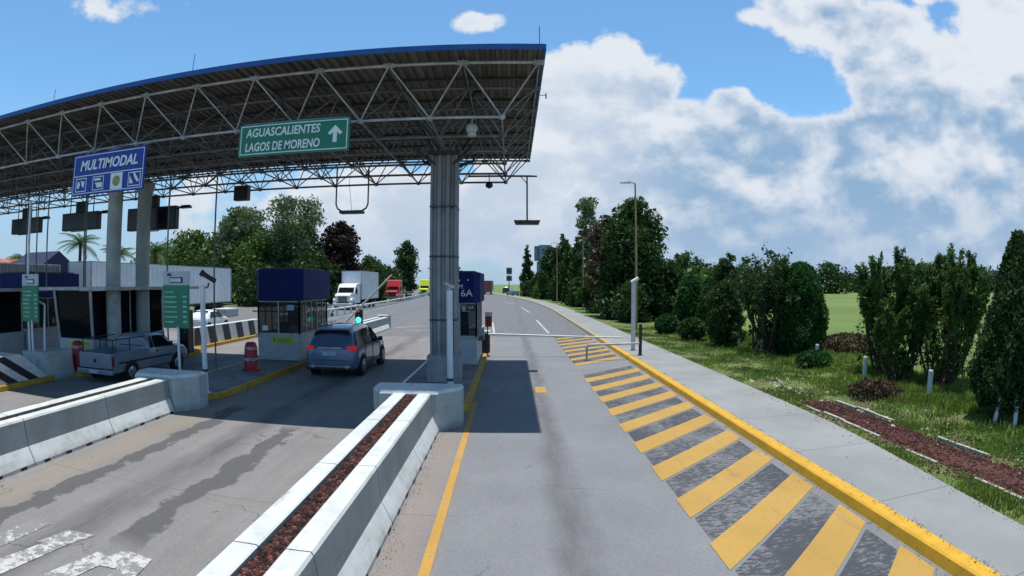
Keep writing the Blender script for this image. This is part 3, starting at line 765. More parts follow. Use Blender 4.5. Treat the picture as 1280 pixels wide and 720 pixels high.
textmb('MULTIMODAL', .40, signwhite, 'lettering', b1, (-11.15, 12.144, 6.46), width=2.3, bold=.010, shear=.2)
mb = MB(); mb.box(-12.55, -9.79, 12.146, 12.1495, 6.17, 6.195)
def frame(mb, x0, x1, z0, z1, y=12.146, w=.022):
    for a, b, c, d in ((x0, x1, z1-w, z1), (x0, x1, z0, z0+w), (x0, x0+w, z0+w, z1-w), (x1-w, x1, z0+w, z1-w)): mb.box(a, b, y, y+.0035, c, d)
px = [-12.45, -11.72, -10.98, -10.3]
for i, x in enumerate(px):
    if i != 2: frame(mb, x, x+.46, 5.73, 6.12)
mb.box(px[2], px[2]+.46, 12.145, 12.1495, 5.70, 6.15)
def pg(pts, x0, z0, y=12.145): mb.add([(x0+a, y, z0+b) for a, b in pts], [tuple(range(len(pts)))])
pg([(.06, .22), (.12, .30), (.2, .2), (.15, .08), (.07, .08)], px[0], 5.75); pg([(.22, .3), (.38, .26), (.36, .08), (.28, .14)], px[0], 5.75)
pg([(.06, .3), (.34, .3), (.34, .24), (.06, .24)], px[1], 5.76); pg([(.1, .18), (.4, .18), (.4, .04), (.18, .04), (.16, .12)], px[1], 5.76)
pg([(.06, .05), (.06, .28), (.2, .05)], px[3], 5.76); pg([(.18, .34), (.24, .34), (.42, .1), (.34, .08), (.24, .2)], px[3], 5.76)
mb.build('pictogram', signwhite, b1)
mb = MB(); mb.lathe((px[2]+.23, 12.14, 5.925), [(.15, 0), (.15, .004)], 20, axis='y'); mb.build('coin_symbol', mat('coin_olive', (.30, .30, .14), .6), b1)
for x in (-12.3, -11.3, -11.1, -10.0): MB().tube((x, 12.2, 6.8), (x+.1, 12.75, 7.12), .022, 6).build('hanger', steel, b1)

# lane displays and hanging devices
def display(label, xc, y, z0, z1, w):
    r = thing('lane_display', label, 'display', (xc, y, z0), 'dark lane displays hung under the canopy')
    mb = MB(); mb.box(xc-w/2, xc+w/2, y, y+.28, z0, z1); mb.build('housing', darkbox, r, .02)
    mb = MB(); mb.box(xc-w/2+.07, xc+w/2-.07, y-.006, y-.001, z0+.07, z1-.07); mb.build('screen', mat('dead_screen', (.01, .012, .02), .25, var=.3), r)
    mb = MB(); mb.box(xc-.35, xc+.3, y+.05, y+.25, z1+.01, z1+.5); mb.build('control_box', darkbox, r, .015)
    for s in (-.8, .8): MB().tube((xc+s*w/2*.8, y+.14, z1), (xc+s*w/2*.8, y+.14, 7.12), .025, 6).build('hanger', steeldd, r)
    mb = MB(); mb.tube((xc-.5, y-.05, z0-.06), (xc+.5, y-.05, z0-.06), .02, 6); mb.tube((xc-.5, y-.05, z0-.06), (xc-.5, y+.05, z0+.02), .015, 5); mb.tube((xc+.5, y-.05, z0-.06), (xc+.5, y+.05, z0+.02), .015, 5)
    mb.build('lower_bar', steeldd, r)
    mb = MB(); mb.tube((xc+w/2, y+.1, z1-.12), (xc+w/2+.3, y, z1-.1), .025, 6); mb.prism([(xc+w/2+.2, y-.1), (xc+w/2+.75, y-.1), (xc+w/2+.75, y+.15), (xc+w/2+.2, y+.15)], z1-.14, z1-.02, inset=[(xc+w/2+.3, y-.05), (xc+w/2+.7, y-.05), (xc+w/2+.7, y+.1), (xc+w/2+.3, y+.1)]); mb.build('side_lamp', darkbox, r)
display('dark lane display hung behind the two left columns, right of the other displays', -14.9, 19.3, 5.35, 6.30, 2.7)
display('dark lane display between the blue sign and the left edge of the canopy', -19.35, 19.3, 5.55, 6.35, 2.5)
display('dark lane display cut by the left edge of the photo', -23.6, 19.3, 5.6, 6.35, 2.4)
r = thing('signal_box', 'small dark square signal box hung from the rear truss, right of the blue sign', 'signal', (-10.9, 20, 6.48))
mb = MB(); mb.box(-11.15, -10.5, 20, 20.3, 6.45, 7.05); mb.build('housing', darkbox, r, .02); mb = MB(); mb.tube((-10.82, 20.15, 7.05), (-10.82, 20.15, 7.15), .03, 6); mb.build('bracket', steeldd, r)
r = thing('lane_antenna', 'flat antenna panel on a rounded U shaped hanger over the wide lane', 'antenna', (-5.5, 18.3, 5.6))
mb = MB(); mb.box(-5.92, -5.08, 18.15, 18.5, 5.52, 5.62); mb.build('antenna_panel', steeldd, r, .02)
mb = MB(); mb.path([(-6.08, 18.3, 7.12), (-6.08, 18.3, 5.85), (-6.02, 18.3, 5.70), (-5.88, 18.3, 5.62)], .03); mb.path([(-4.92, 18.3, 7.12), (-4.92, 18.3, 5.85), (-4.98, 18.3, 5.70), (-5.12, 18.3, 5.62)], .03)
mb.path([(-5.55, 18.3, 7.1), (-5.62, 18.3, 6.6), (-5.5, 18.3, 5.62)], .008); mb.build('hanger', steeldd, r)
r = thing('lane_antenna', 'flat antenna panel on a single rod hung past the right end of the canopy', 'antenna', (.55, 19.6, 5.3))
mb = MB(); mb.prism([(.13, 19.45), (.95, 19.45), (.95, 19.8), (.13, 19.8)], 5.22, 5.36, inset=[(.07, 19.4), (1.01, 19.4), (1.01, 19.85), (.07, 19.85)]); mb.build('antenna_panel', steeldd, r, .01)
mb = MB(); mb.tube((.54, 19.6, 5.36), (.54, 19.6, 6.95), .03, 6); mb.tube((-1.6, 19.6, 6.98), (.9, 19.6, 6.98), .035, 6); mb.tube((.54, 19.6, 6.7), (.3, 19.6, 6.98), .015, 5); mb.build('hanger', steeldd, r)
r = thing('floodlight', 'pale grey floodlight under the front truss beside the big column', 'floodlight', (-1.0, 13.4, 6.9))
mb = MB(); mb.lathe((-1.0, 13.3, 6.98), [(.02, -.16), (.12, -.12), (.15, -.02), (.13, .06), (.05, .10)], 14); mb.build('lamp_housing', conc, r); mb = MB(); mb.lathe((-1.0, 13.3, 6.75), [(.1, 0), (.12, .05), (.1, .10)], 12); mb.tube((-1.0, 13.3, 7.05), (-.95, 12.9, 7.12), .02, 6); mb.build('lamp_gear', steel, r)
r = thing('floodlight', 'small dark floodlight on the rear bottom truss just right of the big column', 'floodlight', (-.9, 21.4, 6.9))
mb = MB(); mb.lathe((-.9, 21.5, 7.0), [(.03, -.14), (.14, -.08), (.15, .02), (.07, .12)], 12); mb.build('lamp_housing', darkbox, r); mb = MB(); mb.tube((-.9, 21.5, 7.0), (-.9, 21.6, 7.5), .02, 6); mb.build('bracket', steeldd, r)
r = thing('floodlight', 'round dark lamp right under the roof deck above the big column', 'floodlight', (-.85, 12.9, 7.6))
mb = MB(); mb.lathe((-.85, 12.9, 7.72), [(.03, .1), (.1, .08), (.13, 0), (.12, -.1)], 14); mb.build('lamp_housing', darkbox, r); mb = MB(); mb.tube((-.85, 12.9, 7.8), (-.85, 12.9, 8.3), .015, 5); mb.build('bracket', steeldd, r)
r = thing('roof_sensor', 'tiny sensor on a short arm sticking out of the right side of the canopy roof', 'sensor', (.76, 14.6, 8.3))
mb = MB(); mb.tube((.76, 14.6, 8.30), (.93, 14.6, 8.30), .012, 5); mb.box(.92, .95, 14.57, 14.63, 8.2, 8.36); mb.build('arm', steeldd, r)
for i, (x, y, z, lab) in enumerate(((-18.9, 16.2, 3.0, 'thin dark conduit drop at the far left, left of the palm'), (-18.2, 16.2, 3.0, 'thin conduit drop just left of the palm'), (-15.9, 16.2, 3.0, 'thin conduit drop between the palm and the left columns'),
        (-16.2, 16.6, 3.0, 'thinner conduit close to the palm top'), (-12.4, 17.2, 1.0, 'thin dark pipe right of the two left columns'), (-10.3, 17.2, .15, 'thin dark pipe beside the tariff board and surveillance camera'), (-20.6, 17, 3.4, 'leftmost thin pipe above the far left booth'))):
    mb = MB(); mb.tube((x, y, z), (x, y, 7.12), .03, 6); o = mb.build('conduit_pipe', mat('dull_pipe', (.12, .15, .14), .6)); tag(o, lab, 'pipe', 'thin pipes hanging from the canopy')

# ---------------------------------------------------------------- booths
def sub(o, part):   # parent a world-space mesh below another part
    return part
def booth(label, x0, x1, y0, y1, zf0=2.45, zf1=3.6, text=None, noticeon=True, split=2, chamfer=.18, base=None):
    r = thing('toll_booth', label, 'booth', ((x0+x1)/2, y0, .156), 'toll booths with blue fascias' if zf1 > zf0 + .5 else None)
    mb = MB(); mb.box(x0, x1, y0, y1, .157, 1.12); mb.build('base_panel', base or mat('booth_panel', (.42, .46, .50), .5, var=.08, dirt=.2), r, .015)
    mb = MB(); mb.box(x0-.05, x1+.05, y0-.05, y1+.05, 1.12, 1.17); mb.build('sill', steel, r)
    w = .05
    def win(p0, p1, nm):   # window along p0->p1
        p0 = Vector(p0); p1 = Vector(p1); d = (p1-p0); L = d.length; d.normalize(); nr = Vector((d.y, -d.x))
        n = max(1, round(L / .62)) if nm != 'front' else split
        fr = MB(); gl = MB()
        for i in range(n+1):
            q = p0 + d*(L*i/n)
            fr.box(q.x-w/2, q.x+w/2, q.y-w/2, q.y+w/2, 1.17, zf0)
        for z in (1.17, zf0-.05): 
            a = p0; b = p1
            fr.box(min(a.x, b.x)-w/2-.001, max(a.x, b.x)+w/2+.001, min(a.y, b.y)-w/2-.001, max(a.y, b.y)+w/2+.001, z, z+.045)
        f = fr.build('window_frame', steel, r)
        for i in range(n):
            a = p0 + d*(L*i/n); b = p0 + d*(L*(i+1)/n)
            gl = MB(); gl.quad((a.x, a.y, 1.21), (b.x, b.y, 1.21), (b.x, b.y, zf0-.05), (a.x, a.y, zf0-.05))
            o = gl.build('pane', bglass, None); o.location = -Vector(r.location); o.parent = f
    win((x0+.03, y0+.03), (x1-.03, y0+.03), 'front'); win((x1-.03, y0+.03), (x1-.03, y1-.03), 'side')
    win((x0+.03, y1-.03), (x1-.03, y1-.03), 'back'); win((x0+.03, y0+.03), (x0+.03, y1-.03), 'side')
    MB().box(x0+.2, x0+1.5, y0+.35, y0+1.2, 1.0, 1.145).build('desk', interior, r); MB().box(x0+.5, x0+.9, y0+.9, y0+1.15, 1.15, 1.55).build('monitor', darkbox, r, .01)
    MB().box(x0+1.15, x0+1.5, y0+.6, y0+1.0, 1.15, 1.45).build('cash_register', steel, r, .01); MB().box(x0+.3, x0+.75, y1-.9, y1-.4, .2, 2.1).build('cabinet', interior, r, .01)
    MB().box(x1-.55, x1-.25, y0+.012, y0+.018, 2.1, 2.3).build('window_sticker', plate, r); MB().box(x0+.2, x0+.45, y0+.012, y0+.018, 1.3, 1.5).build('window_sticker', signwhite, r)
    c = chamfer
    pl = [(x0-.06+c, y0-.1), (x1+.06-c, y0-.1), (x1+.1, y0-.1+c*1.4), (x1+.1, y1+.1), (x0-.1, y1+.1), (x0-.1, y0-.1+c*1.4)]
    mb = MB(); mb.prism(pl, zf0, zf1); mb.build('fascia', blue, r, .012)
    mb = MB(); mb.box(x0+.1, x1-.1, y0+.1, y1-.1, zf1, zf1+.06); mb.build('roof', steeldd, r)
    if noticeon:
        mb = MB(); nx0 = x0+.35*(x1-x0); mb.box(nx0, nx0+.95, y0-.012, y0-.002, .80, 1.07); o = mb.build('notice', notice, r)
        mb = MB()
        for k in range(3): mb.box(nx0+.2, nx0+.85-.1*k, y0-.016, y0-.0125, .98-.065*k, 1.01-.065*k)
        mb.box(nx0+.05, nx0+.14, y0-.016, y0-.0125, .86, 1.0)
        mb.build('notice_print', mat('print_dark_green', (.08, .2, .05), .6), r)
    return r
b6 = booth('grey toll booth numbered 6A with a tall blue fascia behind the big ribbed column', -2.55, -1.27, 20.0, 23.2, 2.42, 3.52, noticeon=False)
textmb('6A', .36, signwhite, 'booth_number', b6, (-1.64, 19.892, 2.76), width=.42); textmb("M", .22, signwhite, 'fascia_mark', b6, (-1.86, 19.892, 3.0)); 
mb = MB(); mb.box(-1.92, -1.88, 19.885, 19.896, 3.2, 3.26); mb.box(-1.62, -1.57, 19.885, 19.896, 3.22, 3.27); mb.build('fascia_mark', signwhite, b6)
mb = MB(); mb.box(-1.68, -1.34, 19.985, 19.998, 2.12, 2.36); mb.build('lane_display', darkbox, b6); textmb('12A', .15, signwhite, 'display_digits', b6, (-1.51, 19.98, 2.24))
booth('toll booth with a wide dark blue fascia and yellow notice beside the silver car', -9.95, -8.1, 20.0, 23.3, 2.46, 3.68)
booth('far left toll booth with blue fascia, cut by the left edge of the photo', -23.0, -20.75, 17.2, 20.6, 2.55, 3.62)
booth('far back toll booth on the leftmost island behind the dark lane', -29.0, -27.2, 18.5, 22, 2.55, 3.6)
# booth on the third island: wide flat roof and raked dark glass
r = thing('toll_booth', 'low dark toll booth with flat grey roof and raked glass front behind the pickup', 'booth', (-15.8, 16.1, .156))
mb = MB(); mb.box(-17.0, -15.05, 15.8, 20.6, .157, 1.12); mb.build('base_panel', MATS['booth_panel'], r, .015)
mb = MB(); mb.box(-18.6, -14.0, 15.4, 22.0, 2.90, 3.02); mb.build('roof', steel, r, .01)
fr = MB()
for x in (-17.0, -16.95, -15.1, -15.05):
    fr.tube((x, 15.82, 1.12), (x + (.18 if x > -16 else -.0), 15.55, 2.92), .045, 6)
fr.tube((-17.0, 20.5, 1.1), (-17.0, 20.5, 2.9), .05, 6); fr.tube((-15.1, 20.5, 1.1), (-15.1, 20.5, 2.9), .05, 6); fr.tube((-15.1, 18.2, 1.1), (-15.1, 18.2, 2.9), .04, 6)
f = fr.build('window_frame', steel, r)
for q in (((-16.95, 15.84, 1.14), (-15.1, 15.84, 1.14), (-14.95, 15.6, 2.88), (-16.95, 15.6, 2.88)), ((-15.1, 15.9, 1.14), (-15.1, 20.5, 1.14), (-15.1, 20.5, 2.88), (-15.1, 15.7, 2.88)), ((-17, 20.5, 1.14), (-15.1, 20.5, 1.14), (-15.1, 20.5, 2.88), (-17, 20.5, 2.88))):
    mb = MB(); mb.quad(*q); o = mb.build('pane', glass, None); o.location = -Vector(r.location); o.parent = f
mb = MB(); mb.box(-16.4, -15.3, 15.785, 15.797, .82, 1.06); mb.build('notice', notice, r); mb = MB()
for k in range(3): mb.box(-16.1, -15.4-.1*k, 15.78, 15.784, .98-.07*k, 1.01-.07*k)
mb.build('notice_print', MATS['print_dark_green'], r)
MB().box(-16.8, -15.3, 17, 19.6, 1.1, 1.6).build('desk', interior, r); MB().box(-16.5, -15.9, 17.5, 18, 1.6, 2.2).build('cabinet', interior, r)
# second raked booth, left
r = thing('toll_booth', 'second raked glass toll booth at the left edge, behind the tall striped nose', 'booth', (-21.9, 15.2, .15))
mb = MB(); mb.box(-22.9, -20.9, 14.4, 17.1, .157, 1.12); mb.build('base_panel', MATS['booth_panel'], r, .015)
mb = MB(); mb.box(-23.2, -19.2, 14.0, 17.15, 2.85, 2.97); mb.build('roof', steel, r, .01)
fr = MB()
for x in (-22.8, -20.95): fr.tube((x, 14.42, 1.1), (x+.15, 14.2, 2.9), .05, 6)
fr.tube((-20.95, 17.0, 1.1), (-20.95, 17.0, 2.85), .05, 6); f = fr.build('window_frame', steel, r)
for q in (((-22.8, 14.45, 1.14), (-20.95, 14.45, 1.14), (-20.8, 14.25, 2.84), (-22.8, 14.25, 2.84)), ((-20.95, 14.5, 1.14), (-20.95, 17, 1.14), (-20.95, 17, 2.84), (-20.95, 14.3, 2.84))):
    mb = MB(); mb.quad(*q); o = mb.build('pane', glass, None); o.location = -Vector(r.location); o.parent = f
for (x, y, h, lab) in ((-14.2, 20.8, 2.0, 'tall dark lane cabinet beside the low dark booth, behind the pickup'), (-9.0, 24.6, 1.3, 'dark lane cabinet behind the blue fascia booth')):
    c_ = thing('lane_cabinet', lab, 'cabinet', (x, y, .156)); MB().box(x-.3, x+.3, y, y+.5, .157, h).build('cabinet_body', darkbox, c_, .02); MB().box(x-.22, x+.22, y-.012, y-.001, h*.35, h-.15).build('cabinet_door', steeldd, c_); MB().tube((x+.18, y-.03, h*.5), (x+.18, y-.03, h*.65), .015, 6).build('handle', rim, c_)
# tariff boards
def tariff(label, xc, y, base):
    r = thing('tariff_board', label, 'tariff board', (xc, y, base), 'green tariff boards')
    w = .92; x0, x1 = xc-w/2, xc+w/2
    mb = MB(); mb.box(x0, x1, y, y+.05, 1.90, 3.08); mb.build('price_panel', greensign, r, .006)
    mb = MB(); mb.box(x0, x1, y, y+.05, 3.083, 3.46); mb.build('header_panel', mat('grey_header', (.42, .45, .48), .5, var=.06), r, .006)
    mb = MB(); mb.box(x0+.25, x1-.2, y-.004, y-.0005, 3.14, 3.30); mb.add([(x0+.16, y-.003, 3.33), (x0+.35, y-.003, 3.33), (x0+.27, y-.003, 3.42), (x0+.16, y-.003, 3.40)], [(0, 1, 2, 3)]); mb.build('logo_plate', mat('navy_logo', (.02, .03, .14), .5), r)
    mb = MB(); xx = x0+.28
    for wd in (.05, .03, .05, .04, .05, .05): mb.box(xx, xx+wd, y-.008, y-.0045, 3.17, 3.27); xx += wd + .018
    mb.build('logo_lettering', signwhite, r)
    mb = MB()
    for k in range(7):
        z = 2.88 - k*.137; L = random.uniform(.3, .5); mb.box(x0+.06, x0+.06+L, y-.004, y-.0005, z, z+.028)
        if k: mb.box(x1-.2, x1-.08, y-.004, y-.0005, z, z+.05)
    mb.build('price_lines', mat('pale_green_print', (.25, .55, .42), .6), r)
    mb = MB(); mb.tube((xc+.05, y+.03, base), (xc+.05, y+.03, 1.95), .04, 8); mb.build('post', polew, r)
tariff('green tariff board with grey header in front of the long white trailer', -9.22, 13.2, .156)
tariff('green tariff board beside the striped barrier nose at the far left', -15.82, 13.25, .0)
def campost(label, x, y, top, hz=.16, cam_=True):
    r = thing('camera_post', label, 'camera post', (x, y, hz), 'white posts with surveillance cameras')
    mb = MB(); mb.tube((x, y, hz), (x, y, top), .075, 12); mb.tube((x, y, hz), (x, y, hz+.02), .14, 12); mb.build('post', polew, r)
    mb = MB(); mb.tube((x, y, .75), (x, y, .82), .083, 12); mb.build('clamp', steeldd, r)
    if cam_:
        mb = MB(); mb.tube((x+.06, y, top-.08), (x+.17, y, top-.05), .02, 6); mb.tube((x+.17, y, top-.05), (x+.2, y, top+.06), .025, 6); mb.build('bracket', steeldd, r)
        mb = MB(); mb.tube((x+.05, y-.15, top+.33), (x+.36, y+.1, top+.10), .065, 10); mb.tube((x+.03, y-.17, top+.35), (x+.10, y-.12, top+.29), .085, 10); mb.build('camera_housing', darkbox, r)
    return r
campost('white camera post beside the green tariff board, its dark camera tilted down', -8.28, 13.2, 3.08)
r2 = campost('slim white post in front of the big ribbed column, with a small grey camera', -1.5, 13.2, 2.95, .15, False)
mb = MB(); mb.tube((-1.62, 13.2, 3.12), (-1.40, 13.2, 3.02), .05, 8); mb.tube((-1.5, 13.2, 2.95), (-1.5, 13.2, 3.1), .03, 6); mb.build('camera_housing', steel, r2)
r = thing('camera_post', 'white pole with a small white camera standing on the right sidewalk', 'camera post', (5.42, 24.2, .15))
mb = MB(); mb.tube((5.42, 24.2, .15), (5.42, 24.2, 3.15), .10, 12); mb.build('post', polew, r)
mb = MB(); mb.tube((5.30, 24.1, 3.18), (5.62, 24.1, 3.36), .085, 8); mb.tube((5.42, 24.2, 3.1), (5.42, 24.15, 3.25), .04, 6); mb.build('camera_housing', white, r)
r = thing('sensor_post', 'short black post at the right kerb holding the end of the grey rail', 'post', (5.3, 22.3, .15))
mb = MB(); mb.box(5.24, 5.36, 22.24, 22.36, .15, 1.45); mb.build('post', darkbox, r, .01); mb = MB(); mb.box(5.20, 5.40, 22.2, 22.4, .15, .17); mb.build('foot_plate', steeldd, r)
r = thing('guard_rail', 'low grey tubular rail over the yellow hatching next to the kerb', 'rail', (3.0, 22.0, 0))
mb = MB(); mb.path([(3.0, 21.9, 0), (3.0, 21.9, .58), (3.06, 21.9, .66), (5.24, 22.25, .66)], .045, 8); mb.build('rail', steel, r); mb = MB(); mb.box(2.9, 3.1, 21.8, 22.0, .006, .02); mb.build('foot_plate', steeldd, r)
def gate(label, x, y, x1, zb, z1, nm='boom_gate', y1=None):
    r = thing(nm, label, 'boom gate', (x, y, .0), 'white lane boom gates')
    mb = MB(); mb.box(x-.2, x+.2, y-.2, y+.25, .156, .98); mb.build('machine_cabinet', darkbox, r, .02); mb = MB(); mb.box(x-.2, x+.22, y-.22, y+.25, .983, 1.1); mb.build('cabinet_hood', white, r, .02)
    mb = MB(); a = Vector((x+.15, y-.28, zb)); b = Vector((x1, y1 if y1 else y-.28, z1)); mb.tube(a, b, .045, 8, .035); mb.build('boom_arm', white, r)
gate('white boom lowered across the rightmost lane beyond booth 6A', -1.15, 23.6, 4.75, .98, .80)
gate('white boom raised diagonally beyond the silver car', -7.95, 24.2, -5.3, 1.05, 3.5)
r = thing('traffic_light', 'small lane signal lit green just above the roof of the silver car', 'traffic light', (-6.95, 24.4, 0))
mb = MB(); mb.tube((-6.95, 24.4, 0), (-6.95, 24.4, 1.35), .04, 8); mb.build('post', steeldd, r)
mb = MB(); mb.box(-7.12, -6.78, 24.3, 24.5, 1.3, 1.95); mb.build('lamp_case', darkbox, r, .02)
mb = MB(); mb.lathe((-6.95, 24.29, 1.48), [(.13, 0), (.11, -.03), (.01, -.04)], 16, axis='y'); mb.build('green_lamp', greenlight, r)
mb = MB(); mb.lathe((-6.95, 24.29, 1.78), [(.11, 0), (.09, -.02)], 14, axis='y'); mb.build('red_lamp', taildim, r)
r = thing('traffic_drum', 'red traffic drum with two pale bands on the island before the blue fascia booth', 'drum', (-8.9, 17.3, .156))
mb = MB(); pr = [(.33, 0), (.33, .06), (.27, .08), (.26, .30), (.255, .31), (.25, .5), (.24, .52), (.23, .72), (.22, .74), (.2, .92), (.13, .98)]; mb.lathe((-8.9, 17.3, .157), pr, 20); mb.build('drum_body', redp, r)
mb = MB()
for z in (.36, .74): mb.lathe((-8.9, 17.3, .157+z), [(.262 if z < .5 else .236, 0), (.256 if z < .5 else .23, .09)], 20)
mb.build('reflective_band', mat('worn_reflective', (.5, .4, .38), .5, var=.4, vscale=9), r)
r = thing('traffic_drum', 'dark red drum between the white concrete block and the low dark booth', 'drum', (-15.1, 15.0, .156))
mb = MB(); mb.lathe((-15.25, 15.1, .157), pr, 18); mb.build('drum_body', redp, r)
mb = MB(); mb.lathe((-15.25, 15.1, .157+.74), [(.236, 0), (.23, .09)], 18); mb.build('reflective_band', MATS['worn_reflective'], r)
r = thing('stop_paddle', 'small red and white board at the right side of booth 6A', 'board', (-1.0, 22.6, 1.3))
mb = MB(); mb.box(-1.1, -.82, 22.5, 22.54, 1.35, 1.95); mb.build('board', redp, r); mb = MB(); mb.box(-1.09, -.83, 22.49, 22.499, 1.78, 1.94); mb.build('board_top', white, r); mb = MB(); mb.tube((-1.0, 22.56, .157), (-1.0, 22.56, 1.4), .025, 6); mb.build('post', steeldd, r)
r = thing('height_frame', 'thin white bent pole frame standing by the striped nose at the left', 'frame', (-16.6, 13.3, 0))
mb = MB(); mb.tube((-16.1, 13.4, 0), (-16.1, 13.4, 5.9), .05, 8); mb.path([(-16.1, 13.4, 2.75), (-15.5, 13.7, 2.45), (-15.6, 13.7, .9)], .04, 8); mb.build('frame_tube', polew, r)

# guard fence of white posts and rails on the left carriageway
fence_pts = [(-15.6, 38), (-15.3, 48), (-15.6, 58), (-16.1, 72), (-16.9, 88), (-19, 118), (-21.5, 140)]
r = thing('guard_fence', 'long low white fence of square frames in front of the white box truck', 'fence', (-15.6, 38, 0))
def along(pts, step):
    out = []; carry = 0
    for (a, b), (c, d) in zip(pts, pts[1:]):
        L = math.hypot(c-a, d-b); u = carry
        while u < L: out.append((a+(c-a)*u/L, b+(d-b)*u/L)); u += step
        carry = u - L
    return out
fp = along(fence_pts, 2.2)
ra = MB()
for a, b in zip(fp, fp[1:]):
    for z in (.95, .30): ra.box(0, 0, 0, 0, 0, 0) if False else ra.tube((a[0], a[1], z), (b[0], b[1], z), .075, 6)
ra.build('rail', white, r)
for a in fp:
    mb = MB(); mb.box(a[0]-.07, a[0]+.07, a[1]-.07, a[1]+.07, 0, 1.02); mb.build('post', white, r)
mb = MB()
for a, b in zip(fp, fp[1:]): mb.add([(a[0]-.2, a[1], 0), (a[0]+.2, a[1], 0), (b[0]+.2, b[1], 0), (b[0]-.2, b[1], 0), (a[0]-.12, a[1], .25), (a[0]+.12, a[1], .25), (b[0]+.12, b[1], .25), (b[0]-.12, b[1], .25)], [(4, 5, 6, 7), (0, 4, 7, 3), (1, 2, 6, 5), (0, 1, 5, 4)])
mb.build('plinth', conc, r)

# ---------------------------------------------------------------- street lamps, bollards
def lamp(label, x, y, z, zb=.15):
    r = thing('street_lamp', label, 'street lamp', (x, y, zb), 'ochre street lamps along the right verge')
    mb = MB(); mb.tube((x, y, zb), (x, y, z), .10, 10, .055); mb.tube((x, y, zb), (x, y, zb+.05), .2, 10); mb.build('pole', orangepole, r)
    mb = MB(); mb.path([(x, y, z-.05), (x-.15, y, z+.05), (x-.35, y, z+.08)], .035); mb.build('arm', orangepole, r)
    mb = MB(); mb.prism([(x-1.05, y-.14), (x-.3, y-.1), (x-.3, y+.1), (x-1.05, y+.14)], z+.0, z+.15, inset=[(x-.95, y-.06), (x-.32, y-.05), (x-.32, y+.05), (x-.95, y+.06)]); mb.build('lamp_head', steel, r)
lamp('nearest and tallest street lamp, just behind the white camera pole', 8.25, 36, 9.85)
lamp('middle street lamp with an ochre pole in front of the bronze leaved tree', 8.3, 64, 8.6)
lamp('farthest street lamp against the dark green trees', 6.95, 85, 9.4)
for x, y, lab in ((11.46, 11.94, 'white marker post nearest the big dark cypress'), (11.44, 15.24, 'white marker post in front of the finger leaved shrub'), (11.85, 19.1, 'small white marker post right of the clipped tree'),
                  (11.0, 22.5, 'white marker post at the foot of the dark stemmed tree'), (11.3, 25.9, 'white marker post left of the dark stemmed tree'), (10.0, 36, 'farthest white marker post, beside the low hedges')):
    mb = MB(); mb.box(x-.055, x+.055, y-.055, y+.055, 0, .74); mb.prism([(x-.055, y-.055), (x+.055, y-.055), (x+.055, y+.055), (x-.055, y+.055)], .74, .78, inset=[(x-.04, y-.04), (x+.04, y-.04), (x+.04, y+.04), (x-.04, y+.04)])
    o = mb.build('marker_post', white); tag(o, lab, 'marker post', 'white marker posts on the verge')

# ---------------------------------------------------------------- vehicles (built around the origin, nose towards +y, then placed)
def loft(st, mats, name, parent, smooth_levels=0):
    """st: list of (y, zb, zm, zt, wb, wm, wt) closed rings"""
    mb = MB(); rings = []
    for (y, zb, zm, zt, wb, wm, wt) in st:
        h = zt - zm
        rg = [(-wb*.8, zb), (-wb, zb+.06), (-wm, zb+(zm-zb)*.45), (-wm*.985, zm), (-(wm*.3+wt*.7)if h > .15 else -wm*.95, zm+h*.7), (-wt*.86, zt-h*.04), (-wt*.4, zt)]
        rg = rg + [(-a, b) for a, b in rg[::-1]]
        rings.append([(a, y, b) for a, b in rg])
    n = len(rings[0]); vs = [v for r in rings for v in r]
    fs = [(k*n+i, k*n+(i+1) % n, (k+1)*n+(i+1) % n, (k+1)*n+i) for k in range(len(rings)-1) for i in range(n)]
    fs += [tuple(range(n))[::-1], tuple(range((len(rings)-1)*n, len(rings)*n))]
    mb.add(vs, fs, 0, True)
    o = mb.build(name, mats, parent)
    b = o.modifiers.new('b', 'BEVEL'); b.width = .035; b.segments = 2; b.limit_method = 'ANGLE'; b.angle_limit = math.radians(28)
    try:
        o.data.set_sharp_from_angle(angle=math.radians(40))
    except Exception: pass
    return o
def pane(q, parent, m=None, name='window', th=0):
    mb = MB(); mb.add(q, [tuple(range(len(q)))]); return mb.build(name, m or glass, parent)
def wheel(parent, x, y, r=.33, w=.2, s=1):
    o = MB().tube((x, y, r), (x - s*w, y, r), r, 22).build('wheel', rubber, parent)
    def child(mb, nm, m): 
        c = mb.build(nm, m, None); c.parent = o
    child(MB().lathe((x + s*.006, y, r), [(r*.64, -.001*s), (r*.6, s*.012), (r*.2, -s*.02), (r*.15, s*.01)], 18, axis='x'), 'rim', rim)
    mb = MB()
    for k in range(5):
        a = 2*PI*k/5; mb.tube((x + s*.012, y + .1*r*math.cos(a), r + .1*r*math.sin(a)), (x + s*.012, y + .58*r*math.cos(a), r + .58*r*math.sin(a)), .035, 4)
    child(mb, 'rim_spokes', rim)
    return o
def arch(parent, x, y, r, s):
    mb = MB(); mb.lathe((x, y, r), [(r*1.16, 0), (r*1.16, s*.012)], 24, axis='x'); return mb.build('wheel_arch', darkbox, parent)

